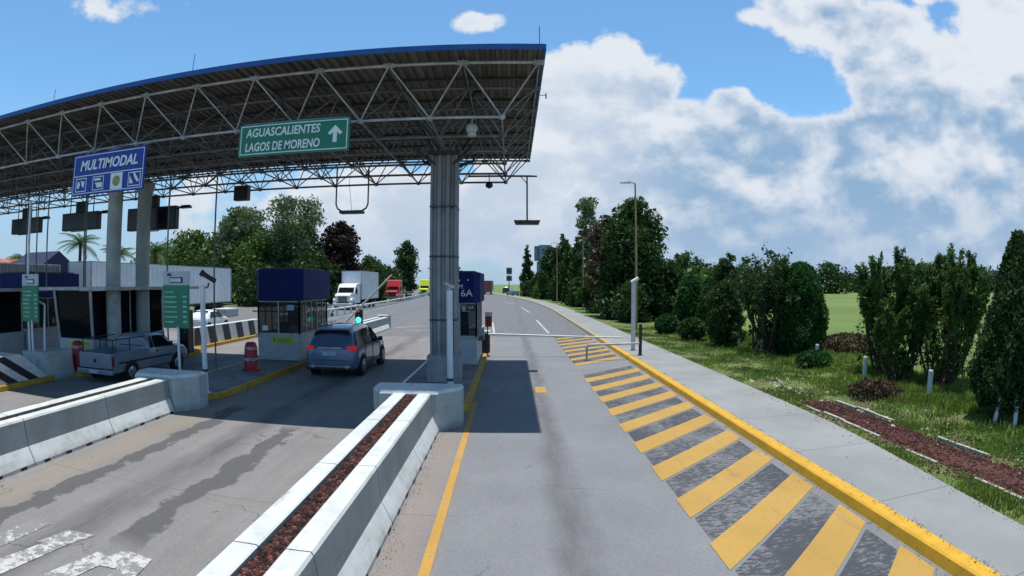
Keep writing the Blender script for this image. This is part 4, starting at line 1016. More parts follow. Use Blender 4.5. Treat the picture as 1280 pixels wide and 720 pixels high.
# SUV
suv = thing('parked_car', 'silver blue suv seen from behind, tail lamps lit, stopped by the blue fascia booth', 'car')
st = [(-2.25, .34, .60, .98, .68, .74, .70), (-2.18, .28, .80, 1.06, .80, .86, .76), (-2.02, .26, .90, 1.36, .85, .90, .70), (-1.80, .26, .95, 1.62, .86, .905, .62), (-1.45, .26, .96, 1.69, .87, .91, .62),
      (-.4, .24, .95, 1.72, .87, .91, .63), (.35, .24, .93, 1.66, .87, .91, .61), (.80, .24, .92, 1.42, .87, .91, .66), (1.20, .24, .90, 1.06, .87, .905, .78), (1.75, .26, .80, .98, .85, .88, .74), (2.15, .30, .66, .84, .78, .80, .66), (2.28, .36, .55, .70, .62, .66, .55)]
loft(st, silver, 'body', suv)
pane([(-.66, -2.125, 1.06), (.66, -2.125, 1.06), (.60, -1.90, 1.54), (-.60, -1.90, 1.54)], suv, name='rear_window')
pane([(-.64, .83, 1.40), (.64, .83, 1.40), (.74, 1.2, 1.08), (-.74, 1.2, 1.08)], suv, name='windscreen')
for s in (-1, 1):
    pane([(s*.885, -1.95, 1.02), (s*.90, -1.1, 1.00), (s*.705, -1.05, 1.54), (s*.70, -1.70, 1.50)], suv, name='side_window')
    pane([(s*.905, -1.0, 1.0), (s*.905, -.10, 1.0), (s*.71, -.12, 1.56), (s*.705, -.95, 1.55)], suv, name='side_window')
    pane([(s*.905, -.02, 1.0), (s*.905, .95, .98), (s*.72, .38, 1.50), (s*.71, -.04, 1.56)], suv, name='side_window')
    for y in (-1.35, 1.38):
        arch(suv, s*.90, y, .36, s); wheel(suv, s*.93, y, .35, .22, s)
    MB().prism([(s*.58, -2.23), (s*.80, -2.215), (s*.895, -2.02), (s*.58, -2.1)], .93, 1.07).build('tail_lamp', taillight, suv, .01)
    mb = MB(); mb.prism([(s*.93, .62), (s*1.08, .60), (s*1.10, .72), (s*.93, .78)], 1.0, 1.15); mb.build('mirror', darkbox, suv, .02)
    MB().tube((s*.58, -1.5, 1.715), (s*.58, .2, 1.74), .018, 6).build('roof_rail', steel, suv)
    MB().box(s*.60-.05, s*.60+.05, -2.31, -2.24, .36, .44).build('reflector', headl, suv, .01)
    MB().prism([(s*.5, 2.18), (s*.78, 2.02), (s*.86, 1.8), (s*.55, 2.05)], .72, .84).build('headlight', headl, suv, .01)
    MB().box(min(s*.905, s*.918), max(s*.905, s*.918), -1.6, 1.7, .30, .40).build('side_sill', darkbox, suv)
MB().box(-.44, .44, -2.275, -2.18, .98, 1.04).build('tailgate_chrome', rim, suv, .01)
MB().box(-.24, .24, -2.30, -2.245, .76, .90).build('number_plate', plate, suv, .004)
MB().box(-.84, .84, -2.30, -2.16, .28, .42).build('rear_bumper', darkbox, suv, .03)
MB().box(-.74, .74, -2.318, -2.301, .39, .43).build('bumper_strip', rim, suv)
MB().prism([(-.5, -2.02), (.5, -2.02), (.5, -1.75), (-.5, -1.75)], 1.60, 1.65).build('rear_spoiler', silver, suv, .02)
MB().box(-.3, -.29, -1.2, -1.19, 1.7, 1.85).build('antenna', darkbox, suv)
for s in (-1, 1):
    for y, z0_, z1_ in ((-1.02, .42, 1.0), (-.06, .36, 1.0), (.98, .4, .97)): MB().box(min(s*.905, s*.917), max(s*.905, s*.917), y, y+.012, z0_, z1_).build('door_seam', darkbox, suv)
    for y in (-.75, .2): MB().box(min(s*.905, s*.93), max(s*.905, s*.93), y, y+.16, .88, .92).build('door_handle', rim, suv, .006)
MB().box(-.62, .62, -2.262, -2.235, .60, .612).build('tailgate_seam', darkbox, suv)
suv.location = (-5.95, 19.55, 0); suv.rotation_euler = (0, 0, math.radians(-.5))

# pickup
pk = thing('pickup_truck', 'pale silver small pickup with empty bed and black rack, seen from behind in the shade', 'pickup')
st = [(-2.18, .40, .62, .94, .80, .82, .80), (-2.12, .36, .66, .97, .82, .84, .82), (-.35, .30, .66, .97, .83, .86, .83)]
# bed as open box
mb = MB()
for s in (-1, 1):
    mb.prism([(s*.84, -2.15), (s*.86, -.30), (s*.78, -.30), (s*.76, -2.15)], .36, .97)
mb.box(-.77, .77, -2.18, -2.11, .42, .96); mb.box(-.77, .77, -2.1, -.3, .52, .56); mb.box(-.80, .80, -.36, -.28, .4, 1.0)
mb.build('cargo_bed', pickupp, pk, .02)
MB().box(-.80, .80, -2.205, -2.183, .45, .93).build('tailgate', pickupp, pk, .012)
MB().lathe((0, -2.21, .72), [(.075, 0), (.06, -.008)], 14, axis='y').build('emblem', darkbox, pk)
st = [(-.32, .28, .88, 1.30, .83, .86, .66), (-.18, .28, .92, 1.44, .84, .87, .63), (.55, .28, .92, 1.45, .84, .87, .63), (.80, .28, .91, 1.36, .84, .87, .66), (1.25, .28, .90, 1.00, .84, .87, .74), (1.85, .30, .80, .92, .82, .84, .70), (2.10, .34, .66, .78, .74, .78, .64)]
loft(st, pickupp, 'cab', pk)
pane([(-.58, -.325, 1.03), (.58, -.325, 1.03), (.56, -.26, 1.34), (-.56, -.26, 1.34)], pk, name='rear_window')
pane([(-.62, .84, 1.34), (.62, .84, 1.34), (.70, 1.22, 1.03), (-.70, 1.22, 1.03)], pk, name='windscreen')
for s in (-1, 1):
    pane([(s*.865, .02, .98), (s*.865, .98, .96), (s*.70, .62, 1.34), (s*.69, .04, 1.37)], pk, name='side_window')
    pane([(s*.865, -.22, .98), (s*.865, -.05, .98), (s*.69, -.03, 1.37), (s*.69, -.14, 1.36)], pk, name='side_window')
    for y in (-1.28, 1.32): arch(pk, s*.865, y, .32, s); wheel(pk, s*.885, y, .30, .2, s)
    MB().box(min(s*.76, s*.862), max(s*.76, s*.862), -2.19, -2.12, .56, .88).build('tail_lamp', taildim, pk, .01)
    MB().prism([(s*.90, .80), (s*1.03, .78), (s*1.03, .88), (s*.90, .92)], .98, 1.12).build('mirror', darkbox, pk, .02)
    MB().box(min(s*.862, s*.874), max(s*.862, s*.874), -1.9, 1.0, .62, .67).build('side_moulding', darkbox, pk)
    MB().box(min(s*.87, s*.885), max(s*.87, s*.885), .05, .2, .83, .87).build('door_handle', darkbox, pk)
MB().box(-.86, .86, -2.30, -2.17, .30, .46).build('rear_bumper', pickupp, pk, .03)
MB().box(-.86, .86, -2.29, -2.18, .463, .49).build('bumper_strip', darkbox, pk)
MB().box(-.2, .2, -2.31, -2.302, .33, .43).build('number_plate', plate, pk)
mb = MB()
for x in (-.74, .74): mb.tube((x, -2.05, .95), (x, -2.05, 1.38), .022, 6); mb.tube((x, -1.2, .95), (x, -1.2, 1.38), .022, 6); mb.tube((x, -2.05, 1.38), (x, -.4, 1.38), .018, 6)
mb.tube((-.74, -2.05, 1.38), (.74, -2.05, 1.38), .022, 6); mb.build('bed_rack', darkbox, pk)
pk.location = (-13.0, 16.0, 0); pk.rotation_euler = (0, 0, math.radians(-3))

# white sedan
sed = thing('parked_car', 'white sedan behind the green tariff board, next to the long trailer', 'car')
st = [(-2.2, .34, .62, .86, .66, .72, .62), (-2.1, .28, .76, .98, .80, .84, .70), (-1.5, .24, .86, 1.02, .84, .87, .72), (-1.25, .24, .88, 1.14, .84, .88, .66), (-.7, .24, .88, 1.38, .85, .88, .60), (0, .24, .88, 1.42, .85, .88, .60), (.5, .24, .87, 1.34, .85, .88, .60), (1.0, .24, .86, 1.02, .85, .88, .70), (1.6, .26, .76, .92, .84, .86, .70), (2.1, .3, .6, .76, .74, .78, .62), (2.25, .36, .5, .6, .6, .62, .5)]
loft(st, whitecar, 'body', sed)
pane([(-.62, -1.28, 1.08), (.62, -1.28, 1.08), (.56, -.78, 1.36), (-.56, -.78, 1.36)], sed, name='rear_window')
pane([(-.6, .58, 1.32), (.6, .58, 1.32), (.7, 1.0, 1.04), (-.7, 1.0, 1.04)], sed, name='windscreen')
for s in (-1, 1):
    pane([(s*.875, -1.15, .93), (s*.88, -.1, .92), (s*.68, -.12, 1.30), (s*.68, -.72, 1.28)], sed, name='side_window'); pane([(s*.88, -.03, .92), (s*.88, .9, .91), (s*.70, .48, 1.25), (s*.68, -.05, 1.30)], sed, name='side_window')
    for y in (-1.3, 1.35): arch(sed, s*.875, y, .31, s); wheel(sed, s*.895, y, .30, .2, s)
    MB().prism([(s*.45, -2.16), (s*.78, -2.06), (s*.84, -1.85), (s*.5, -2.05)], .72, .88).build('tail_lamp', taildim, sed, .01)
    MB().prism([(s*.90, .62), (s*1.05, .6), (s*1.05, .72), (s*.9, .75)], .92, 1.04).build('mirror', whitecar, sed, .02)
sed.location = (-20.6, 33.3, 0); sed.rotation_euler = (0, 0, math.radians(4))

sed2 = copy_tree(sed); sed2.location = (-17.9, 49.5, 0); sed2.rotation_euler = (0, 0, math.radians(184)); sed2['label'] = 'small white car behind the white fence in front of the white box truck'
# trucks
def trailer(parent, x0, x1, y0, y1, z0, z1, m, nm='trailer_box'):
    mb = MB(); mb.box(x0, x1, y0, y1, z0, z1); o = mb.build(nm, m, parent, .04)
    mb = MB()
    for y in np.arange(y0 + .6, y1 - .3, .6): mb.box(x1 + .001, x1 + .012, y, y+.02, z0+.1, z1-.1)
    for x in (x0, x1):
        for y in (y0, y1): mb.box(x-.05, x+.05, y-.05, y+.05, z0-.02, z1+.02)
    mb.box(x0-.02, x1+.02, y0-.01, y1+.01, z0-.06, z0+.06); mb.box(x0-.02, x1+.02, y0-.015, y1+.015, z1-.06, z1+.025)
    mb.build('box_trim', steel, parent); return o
tr = thing('semi_trailer', 'long white box trailer parked behind the left toll booths', 'trailer')
trailer(tr, -31.9, -29.4, 30.8, 52.6, 1.35, 4.75, whitetruck)
for s, x in ((-1, -31.8), (1, -29.5)):
    for y in (49.4, 50.8, 32.6): wheel(tr, x, y, .5, .5, s)
mb = MB(); mb.box(-31.2, -30.1, 31.4, 52, 1.05, 1.29); mb.box(-31.7, -29.6, 48.4, 51.8, .9, 1.04); mb.box(-31.6, -29.7, 52.3, 52.5, .5, .65); mb.build('chassis', steeldd, tr)
mb = MB(); mb.tube((-29.6, 36, .1), (-29.6, 36, 1.2), .08, 8); mb.build('landing_leg', steeldd, tr)
tr2 = thing('semi_trailer', 'grey box trailer partly hidden at the far left, in front of the palm', 'trailer')
trailer(tr2, -34.3, -31.7, 22.0, 29.6, 1.3, 4.5, mat('grey_trailer_paint', (.13, .135, .145), .5, var=.1, vscale=.6))
for y in (23.6, 25): wheel(tr2, -31.8, y, .5, .5, 1)
MB().box(-33.5, -32.4, 22.2, 29.4, 1.0, 1.24).build('chassis', steeldd, tr2)
def cab(t, m, x, y, w=2.4, sleeper=True, h=3.0):
    # conventional cab, nose towards -y
    mb = MB(); mb.prism([(y, 1.0), (y, 1.75), (y+.35, 1.95), (y+1.5, 2.05), (y+1.5, .9)], x-w*.40, x+w*.40, axis='x'); mb.build('bonnet', m, t, .08)
    mb = MB(); mb.prism([(y+1.3, .8), (y+1.35, 1.95), (y+1.85, 2.75), (y+2.4, h), (y+4.0, h+.1), (y+4.0, .8)], x-w/2+.08, x+w/2-.08, axis='x'); mb.build('cab_body', m, t, .08)
    pane([(x-w*.42, y+1.36, 2.0), (x+w*.42, y+1.36, 2.0), (x+w*.40, y+1.80, 2.68), (x-w*.40, y+1.80, 2.68)], t, name='windscreen').location = (0, -.02, .0)
    for s in (-1, 1):
        xx = x+s*(w/2-.07); pane([(xx, y+1.75, 2.0), (xx, y+2.7, 1.95), (xx, y+2.7, 2.6), (xx, y+2.0, 2.6)], t, name='side_window')
        MB().prism([(y-.02, .55), (y-.05, 1.25), (y+.4, 1.4), (y+1.2, 1.25), (y+1.35, .7)], min(x+s*w*.34, x+s*w*.5), max(x+s*w*.34, x+s*w*.5), axis='x').build('wing', m, t, .06)
        MB().box(min(x+s*w*.36, x+s*w*.48), max(x+s*w*.36, x+s*w*.48), y-.09, y-.03, .95, 1.22).build('headlight', headl, t, .02)
        wheel(t, x+s*(w/2), y+.75, .5, .3, s); wheel(t, x+s*(w/2), y+4.6, .5, .5, s)
        mb = MB(); mb.box(x+s*(w/2+.15)-.08, x+s*(w/2+.15)+.08, y+1.3, y+1.4, 1.9, 2.5); mb.tube((x+s*w/2, y+1.5, 2.2), (x+s*(w/2+.15), y+1.35, 2.2), .03, 5); mb.build('mirror', darkbox, t)
    MB().box(x-.55, x+.55, y-.03, y-.005, .95, 1.65).build('grille', darkbox, t)
    mb = MB()
    for k in range(5): mb.box(x-.52, x+.52, y-.05, y-.031, 1.0+.13*k, 1.04+.13*k)
    mb.build('grille_bars', rim, t)
    MB().box(x-w/2, x+w/2, y-.25, y+.05, .45, .80).build('bumper', white if m is whitetruck else rim, t, .05)
    MB().box(x-.5, x+.5, y+3, y+6, .8, 1.05).build('chassis', steeldd, t)
t1 = thing('box_truck', 'white truck with a bonneted cab and tall white box facing the camera', 'truck')
cab(t1, whitetruck, -20.15, 63.5, 2.4, h=3.1); trailer(t1, -21.5, -18.9, 67.6, 76.5, 1.2, 4.75, whitetruck, 'cargo_box')
for y in (73.5, 74.9): wheel(t1, -18.95, y, .5, .5, 1)
t2 = thing('tractor_truck', 'bright red truck facing the camera, right of the white truck', 'truck')
cab(t2, redtruck, -21.6, 97, 2.6, h=3.8); MB().box(-22.5, -20.7, 101.2, 115, 1.2, 1.6).build('flatbed', steeldd, t2)
for y in (108, 110, 112): wheel(t2, -20.6, y, .5, .5, 1)
t3 = thing('tractor_truck', 'lime yellow truck far away, just left of the big ribbed column', 'truck')
cab(t3, yeltruck, -22.6, 140, 2.8, h=4.2); MB().box(-23.9, -21.3, 144.3, 158, 1.2, 2.2).build('flatbed', steeldd, t3)
t4 = thing('box_truck', 'reddish brown box truck far down the road by the vanishing point', 'truck')
trailer(t4, -8.6, -6.0, 165, 176, 1.0, 4.1, mat('brownish_red_box', (.25, .07, .06), .6), 'cargo_box')
for x, s in ((-8.5, -1), (-6.1, 1)): wheel(t4, x, 167, .5, .5, s)
MB().box(-8.5, -6.1, 164.6, 165, .6, .95).build('bumper', steeldd, t4)
t5 = thing('parked_car', 'tiny dark van parked far away at the right edge of the road', 'car')
loft([(-2.4, .4, 1.0, 1.9, .8, .9, .8), (-2.2, .35, 1.0, 2.1, .9, .95, .85), (1.2, .35, 1.0, 2.1, .9, .95, .85), (1.9, .35, 1.0, 1.4, .9, .95, .8), (2.4, .4, .8, 1.0, .8, .85, .7)], mat('dark_van_paint', (.04, .045, .06), .4, coat=.5), 'body', t5)
pane([(-.75, -2.41, 1.2), (.75, -2.41, 1.2), (.72, -2.3, 1.85), (-.72, -2.3, 1.85)], t5, name='rear_window')
for s in (-1, 1): 
    for y in (-1.5, 1.5): wheel(t5, s*.96, y, .36, .2, s)
t5.location = (-1.9, 168, .12)
t6 = thing('parked_car', 'tiny silver car parked on the right verge near the far sign', 'car')
loft([(-2.1, .34, .7, .9, .7, .75, .65), (-1.9, .3, .85, 1.3, .82, .86, .62), (-.9, .28, .86, 1.5, .84, .87, .6), (.4, .28, .86, 1.42, .84, .87, .6), (1.1, .28, .85, 1.0, .84, .87, .7), (2.1, .32, .6, .76, .72, .76, .6)], silver, 'body', t6)
pane([(-.6, -1.96, .95), (.6, -1.96, .95), (.55, -1.2, 1.42), (-.55, -1.2, 1.42)], t6, name='rear_window')
for s in (-1, 1):
    for y in (-1.3, 1.3): wheel(t6, s*.88, y, .32, .2, s)
t6.location = (.15, 141, .12); t6.rotation_euler = (0, 0, .5)

# ---------------------------------------------------------------- far buildings and sign
r = thing('concrete_tower', 'tall plain grey blue tower behind the roadside trees', 'tower', (7.3, 128, 0))
tw = mat('tower_concrete', (.20, .26, .33), .8, var=.06, vscale=.4)
mb = MB(); mb.box(5.9, 8.9, 128, 132, 0, 8.3); mb.build('lower_block', tw, r, .05); mb = MB(); mb.box(6.3, 9.2, 127.6, 132.4, 8.31, 12.2); mb.box(5.3, 6.2, 128.3, 132, 8.6, 12.0); mb.build('upper_block', tw, r, .05)
r = thing('pylon_sign', 'small two panel pylon sign standing by the road near the vanishing point', 'sign', (-.9, 165, 0))
MB().box(-1.0, -.75, 165, 165.2, 0, 6).build('post', steeldd, r); MB().box(-1.7, .0, 164.9, 165.2, 4.0, 5.6).build('lower_panel', mat('sign_back_grey', (.16, .18, .2), .6), r); MB().box(-1.7, 0, 164.9, 165.2, 6.0, 8.0).build('upper_panel', MATS['sign_back_grey'], r)
mb = MB(); mb.box(-1.4, -.3, 164.88, 164.897, 6.4, 7.6); mb.box(-1.4, -.3, 164.88, 164.897, 4.3, 5.3); mb.build('panel_face', mat('sign_face_dark', (.03, .035, .05), .5), r)
def house(label, x0, x1, y0, y1, h, wall, roofm, roofh=1.2):
    r = thing('low_building', label, 'building', ((x0+x1)/2, y0, 0))
    MB().box(x0, x1, y0, y1, 0, h).build('wall', wall, r)
    mb = MB(); ym = (y0+y1)/2; mb.prism([(y0-.5, h), (y1+.5, h), (ym, h+roofh)], x0-.5, x1+.5, axis='x'); mb.build('roof', roofm, r)
    for k in range(int((x1-x0)//4)):
        x = x0 + 1.5 + 4*k; f = MB().box(x, x+1.4, y0-.04, y0-.005, 1.1, 2.4).build('window', white, r); c = MB().box(x+.1, x+1.3, y0-.05, y0-.042, 1.2, 2.3).build('pane', glass, None); c.location = -Vector(r.location); c.parent = f
house('building with an orange red tiled roof behind the far left booths', -66, -50, 40, 50, 4.6, wallw, terra, 1.6)
house('dark navy gabled shed right of the orange red roofed building', -49, -44.5, 38, 44, 4.4, mat('blue_shed_wall', (.008, .015, .05), .7), mat('blue_shed_roof', (.01, .018, .06), .7), 2.0)
house('low white farm building in the far tree line beyond the green field', 97, 103, 176, 182, 3.0, wallw, MATS['sign_back_grey'], .8)
def smallblock(name, lab, cat, x0, x1, y0, y1, h, m, bev=.02):
    r = thing(name, lab, cat, ((x0+x1)/2, y0, 0)); MB().box(x0, x1, y0, y1, 0, h*.8).build('base', m, r, bev); MB().box(x0-.05, x1+.05, y0-.05, y1+.05, h*.8+.002, h).build('top', white, r, bev)
smallblock('kerb_block', 'small white topped block left of the white box truck', 'block', -17.2, -16.2, 38, 39.5, .9, conc)
smallblock('kerb_block', 'low pale block by the trailer wheels at the yellow kerb', 'block', -28.4, -26.8, 47, 49.5, .8, conc)
mb = MB(); mb.box(-29, -21, 57, 57.4, 0, .22); tag(mb.build('far_kerb', yel), kind='structure')

# ---------------------------------------------------------------- vegetation
def leaves(clumps, n, size, seed, mode='blob', up=0.0):
    """clumps: (x, y, z, rx, ry, rz, weight). leaf quads scattered through and around each clump"""
    g = np.random.default_rng(seed); w = np.array([c[6] for c in clumps], float); w /= w.sum()
    idx = g.choice(len(clumps), n, p=w); c = np.array([c[:6] for c in clumps])[idx]
    d = g.normal(size=(n, 3)); d /= np.linalg.norm(d, axis=1, keepdims=True)
    rad = g.random((n, 1))**(.38 if mode == 'blob' else .22)
    lump = 1 + .16*np.sin(d[:, :1]*5 + idx[:, None]) * np.cos(d[:, 1:2]*6 + idx[:, None]*2) + .10*np.sin(d[:, 2:3]*9 + idx[:, None])
    P = c[:, :3] + d*rad*c[:, 3:6]*lump + g.normal(size=(n, 3))*size*.5
    a = g.normal(size=(n, 3)); a /= np.linalg.norm(a, axis=1, keepdims=True)
    if up: a = a*(1-up) + np.array([0, 0, 1])*up; a /= np.linalg.norm(a, axis=1, keepdims=True)
    b = np.cross(a, g.normal(size=(n, 3))); b /= np.linalg.norm(b, axis=1, keepdims=True)
    s = size*np.clip(np.exp(g.normal(0, .38, (n, 1))), .35, 2.2); L = s*1.0; Wd = s*g.uniform(.3, .7, (n, 1))*(1 if not up else .6)
    V = np.stack([P - a*L, P + b*Wd, P + a*L, P - b*Wd], 1).reshape(-1, 3)
    F = np.arange(n*4).reshape(-1, 4)
    return V, F
def leafmesh(name, VF, m, parent):
    V, F = VF; me = bpy.data.meshes.new(name); V = V - np.array(parent.location)
    me.vertices.add(len(V)); me.vertices.foreach_set('co', V.astype(np.float32).ravel())
    me.loops.add(len(F)*4); me.loops.foreach_set('vertex_index', F.astype(np.int32).ravel())
    me.polygons.add(len(F)); me.polygons.foreach_set('loop_start', np.arange(0, len(F)*4, 4, dtype=np.int32))
    me.materials.append(m); me.update(calc_edges=True)
    o = bpy.data.objects.new(name, me); C.objects.link(o); o.parent = parent; return o
def tree(name, label, x, y, h, w, m, n, size, seed, trunk=.25, base=.2, shape='round', group=None, z0=0, cat='tree', gaps=.5, up=0, limbs=6, mode='blob', nclump=26):
    R = random.Random(seed); r = thing(name, label, cat, (x, y, z0), group)
    tb = MB(); cl = []
    zc0 = z0 + h*base
    tops = z0 + h*.86 if shape != 'round' else z0 + h*.7
    p = Vector((x, y, z0 - .1)); q = Vector((x + R.uniform(-.03, .03)*h, y, z0 + h*.45)); q2 = Vector((q.x + R.uniform(-.03, .03)*h, y, tops))
    tb.tube(p, q, trunk, 8, trunk*.7); tb.tube(q, q2, trunk*.7, 8, trunk*.15)
    for k in range(nclump):
        f = (k + .5)/nclump; zz = zc0 + (h + z0 - zc0)*f
        if shape == 'round': prof = math.sqrt(max(.05, 1 - (2*f - .85)**2*.85))
        elif shape == 'cone': prof = max(.10, (1 - f)**.75 + .04)
        elif shape == 'column': prof = min(1, (1.03-f)*3.2)*min(1, f*5+.6)
        elif shape == 'vase': prof = .45 + .55*math.sin(f*2.6)
        elif shape == 'dome': prof = math.sqrt(max(.04, 1 - f**2.4))
        rr = w/2*prof; a = R.uniform(0, 2*PI) if k % 2 else (a + PI if k else 0)
        rho = rr*(R.uniform(.25, .8) if gaps > 0 else .3); cs = (rr*R.uniform(.38, .62) + .05*w) * (1 if gaps < .9 else .72)
        cx, cy = x + rho*math.cos(a), y + rho*math.sin(a)
        cz = min(zz, z0 + h - cs*.5)
        cl.append((cx, cy, cz, cs, cs, cs*R.uniform(.6, 1.0), cs**2))
        if k % max(1, nclump//limbs) == 0:
            f2 = max(.12, f*.75); s = p.lerp(q2, f2); tb.tube(s, (cx, cy, cz), trunk*.28, 5, trunk*.06)
    if gaps <= .2: cl.append((x, y, (zc0 + z0 + h)/2, w*.42, w*.42, (h + z0 - zc0)*.46, w*w*1.5))
    tb.build('trunk', bark, r)
    leafmesh('crown', leaves(cl, n, size, seed, mode, up), m, r)
    return r

# right verge
def multi_stem(label, x, y, h, w, m, n, seed, nst=9, spread=1.0, leafy=1.0, group=None, size=.07, spike=False, name='shrub'):
    R = random.Random(seed); r = thing(name, label, 'shrub', (x, y, 0), group); tb = MB(); cl = []
    for k in range(nst):
        a = R.uniform(0, 2*PI); b0 = Vector((x + R.uniform(-.12, .12)*w, y + R.uniform(-.12, .12)*w, 0)); L = R.uniform(.7, 1.0)*h
        tip = Vector((x + math.cos(a)*w*.45*R.uniform(.3, 1), y + math.sin(a)*w*.45*R.uniform(.3, 1), L))
        m1 = b0.lerp(tip, .45) + Vector((math.cos(a), math.sin(a), 0))*w*.08
        tb.tube(b0, m1, .055, 6, .04); tb.tube(m1, tip, .04, 6, .012)
        for j in range(13 if spike else 7):
            f = R.uniform(.12, 1.0); s = m1.lerp(tip, f); e = s + Vector((R.uniform(-.09, .09)*w if spike else R.uniform(-.16, .16)*w, R.uniform(-.09, .09)*w if spike else R.uniform(-.16, .16)*w, R.uniform(.35, .8)*(h*.24) if spike else R.uniform(.18, .5)*(h*.28)))
            tb.tube(s, e, .018, 4, .006, cap=False)
            K = 7 if spike else 3
            for i in range(K):
                q = s.lerp(e, (i + 1)/K); rr = (.085*(1.3 - .6*i/K) if spike else .2)*h/4
                cl.append((q.x, q.y, q.z, rr, rr, rr*1.1, 1))
        for i in range(9 if spike else 6):
            q = b0.lerp(tip, R.uniform(.12, .75)); rr = .2*h/4; cl.append((q.x + R.gauss(0, .09)*w, q.y + R.gauss(0, .09)*w, q.z, rr, rr, rr, 1.1 if spike else 1.0))
    tb.build('stem', bark, r); leafmesh('foliage', leaves(cl, n, size, seed, 'blob', .35 if spike else 0), m, r); return r
def solid(name, label, x, y, h, w, m, n, size, seed, shape='dome', group=None, legs=False, z=0, cat='topiary'):
    """dense clipped shrub: leaf shell over the trunk"""
    R = random.Random(seed); r = thing(name, label, cat, (x, y, 0), group); g = np.random.default_rng(seed)
    f = g.random(n); th = g.random(n)*2*PI
    if shape == 'dome': pr = np.sqrt(np.clip(1 - f**3.2, 0, 1))*(.80 + .2*np.clip(f*4, 0, 1))
    elif shape == 'cone': pr = np.clip((1 - f)**.62, 0, 1)*(.75 + .25*np.clip(f*5, 0, 1))
    else: pr = np.sqrt(np.clip(1 - (2*f - 1)**2, 0, 1))
    lump = 1 + .09*np.sin(th*3 + f*9 + seed) + .07*np.sin(th*7 - f*14) + .05*np.sin(th*13 + f*31)
    rad = w/2*pr*lump*(1 - .55*g.random(n)**3)
    zz = z + .02 + (h - z)*f
    P = np.stack([x + rad*np.cos(th), y + rad*np.sin(th), zz], 1) + g.normal(size=(n, 3))*size*.6
    a = g.normal(size=(n, 3)) + np.array([0, 0, .5]); a /= np.linalg.norm(a, axis=1, keepdims=True)
    b = np.cross(a, g.normal(size=(n, 3))); b /= np.linalg.norm(b, axis=1, keepdims=True); s = size*np.clip(np.exp(g.normal(0, .38, (n, 1))), .35, 2.2)
    V = np.stack([P - a*s, P + b*s*.5, P + a*s, P - b*s*.5], 1).reshape(-1, 3)
    leafmesh('crown', (V, np.arange(n*4).reshape(-1, 4)), m, r)
    tb = MB(); tb.tube((x, y, -.05), (x, y, h*.7), .09, 7, .03); tb.build('trunk', bark, r)
    return r
r = solid('clipped_cypress', 'huge dark cypress cut by the right edge of the photo', 11.5, 8.75, 4.25, 2.5, L_dark, 42000, .05, 11, 'cone', z=.35, cat='tree')
for dx, dy in ((-.75, -.7), (-.95, -.2), (-.45, -.95)):
    MB().tube((11.5+dx, 8.75+dy, 0), (11.5+dx*.8, 8.75+dy*.8, .75), .055, 7).build('painted_stake', polew, r)
multi_stem('dense green shrub of upright finger like branches, right of the two, beside the dark cypress', 13.0, 13.0, 3.75, 3.8, L_finger, 44000, 21, 22, group='finger branched shrubs', spike=True)
multi_stem('green shrub of upright finger like branches, left of the two, before the open field', 12.8, 15.9, 3.75, 2.8, L_finger, 25000, 22, 16, group='finger branched shrubs', spike=True)
multi_stem('low leafy bush growing between the two finger branched shrubs', 12.2, 14.2, 2.4, 2.2, L_finger, 16000, 23, 12, spike=True)
solid('clipped_tree', 'large dark green clipped tree with a domed top standing by the field', 12.45, 21.6, 4.0, 2.3, L_topi, 30000, .055, 31, 'dome', cat='tree')
multi_stem('airy tree with many dark bare stems left of the large clipped tree', 11.2, 22.6, 4.1, 4.0, L_dark, 9500, 24, 22, leafy=.5, name='dark_stemmed_tree', size=.07)
tree('ragged_shrub', 'narrow ragged dark shrub left of the dark stemmed tree', 10.3, 25.2, 3.3, 1.7, L_dark, 11000, .06, 32, trunk=.07, base=.02, shape='column', gaps=.6, cat='shrub')
tree('ragged_shrub', 'taller ragged dark shrub directly behind the narrow dark shrub', 11.2, 27.2, 4.7, 2.2, L_dark, 12000, .07, 33, trunk=.08, base=.05, shape='column', gaps=.9, cat='shrub')
solid('clipped_shrub', 'rounded clipped shrub, left one of the pair with domed tops', 11.4, 34, 3.6, 2.0, L_topi, 11000, .07, 34, 'dome', group='domed shrubs')
solid('clipped_shrub', 'rounded clipped shrub, right one of the pair with domed tops', 12.4, 32, 3.7, 2.2, L_topi, 12000, .07, 35, 'dome', group='domed shrubs')
solid('clipped_shrub', 'low ball shaped hedge before the domed shrubs, left one', 9.7, 33.5, 1.15, 1.5, L_topi, 6000, .06, 36, 'ball', group='low ball hedges')
solid('clipped_shrub', 'low ball shaped hedge before the domed shrubs, right one', 9.9, 29.2, 1.2, 1.5, L_dark, 6000, .06, 37, 'ball', group='low ball hedges')
solid('low_bush', 'low dead looking brownish bush on the verge by the red gravel', 9.9, 12.6, .42, 1.5, L_red, 3500, .045, 38, 'ball', cat='bush')
solid('low_bush', 'low green bush at the foot of the large clipped tree', 11.2, 18.2, .6, 1.3, L_topi, 3500, .05, 39, 'ball', cat='bush')
solid('low_bush', 'brownish flat shrub patch at the edge of the open field', 15.5, 22, .8, 3.0, L_red, 3500, .06, 40, 'ball', cat='bush')
k = 0
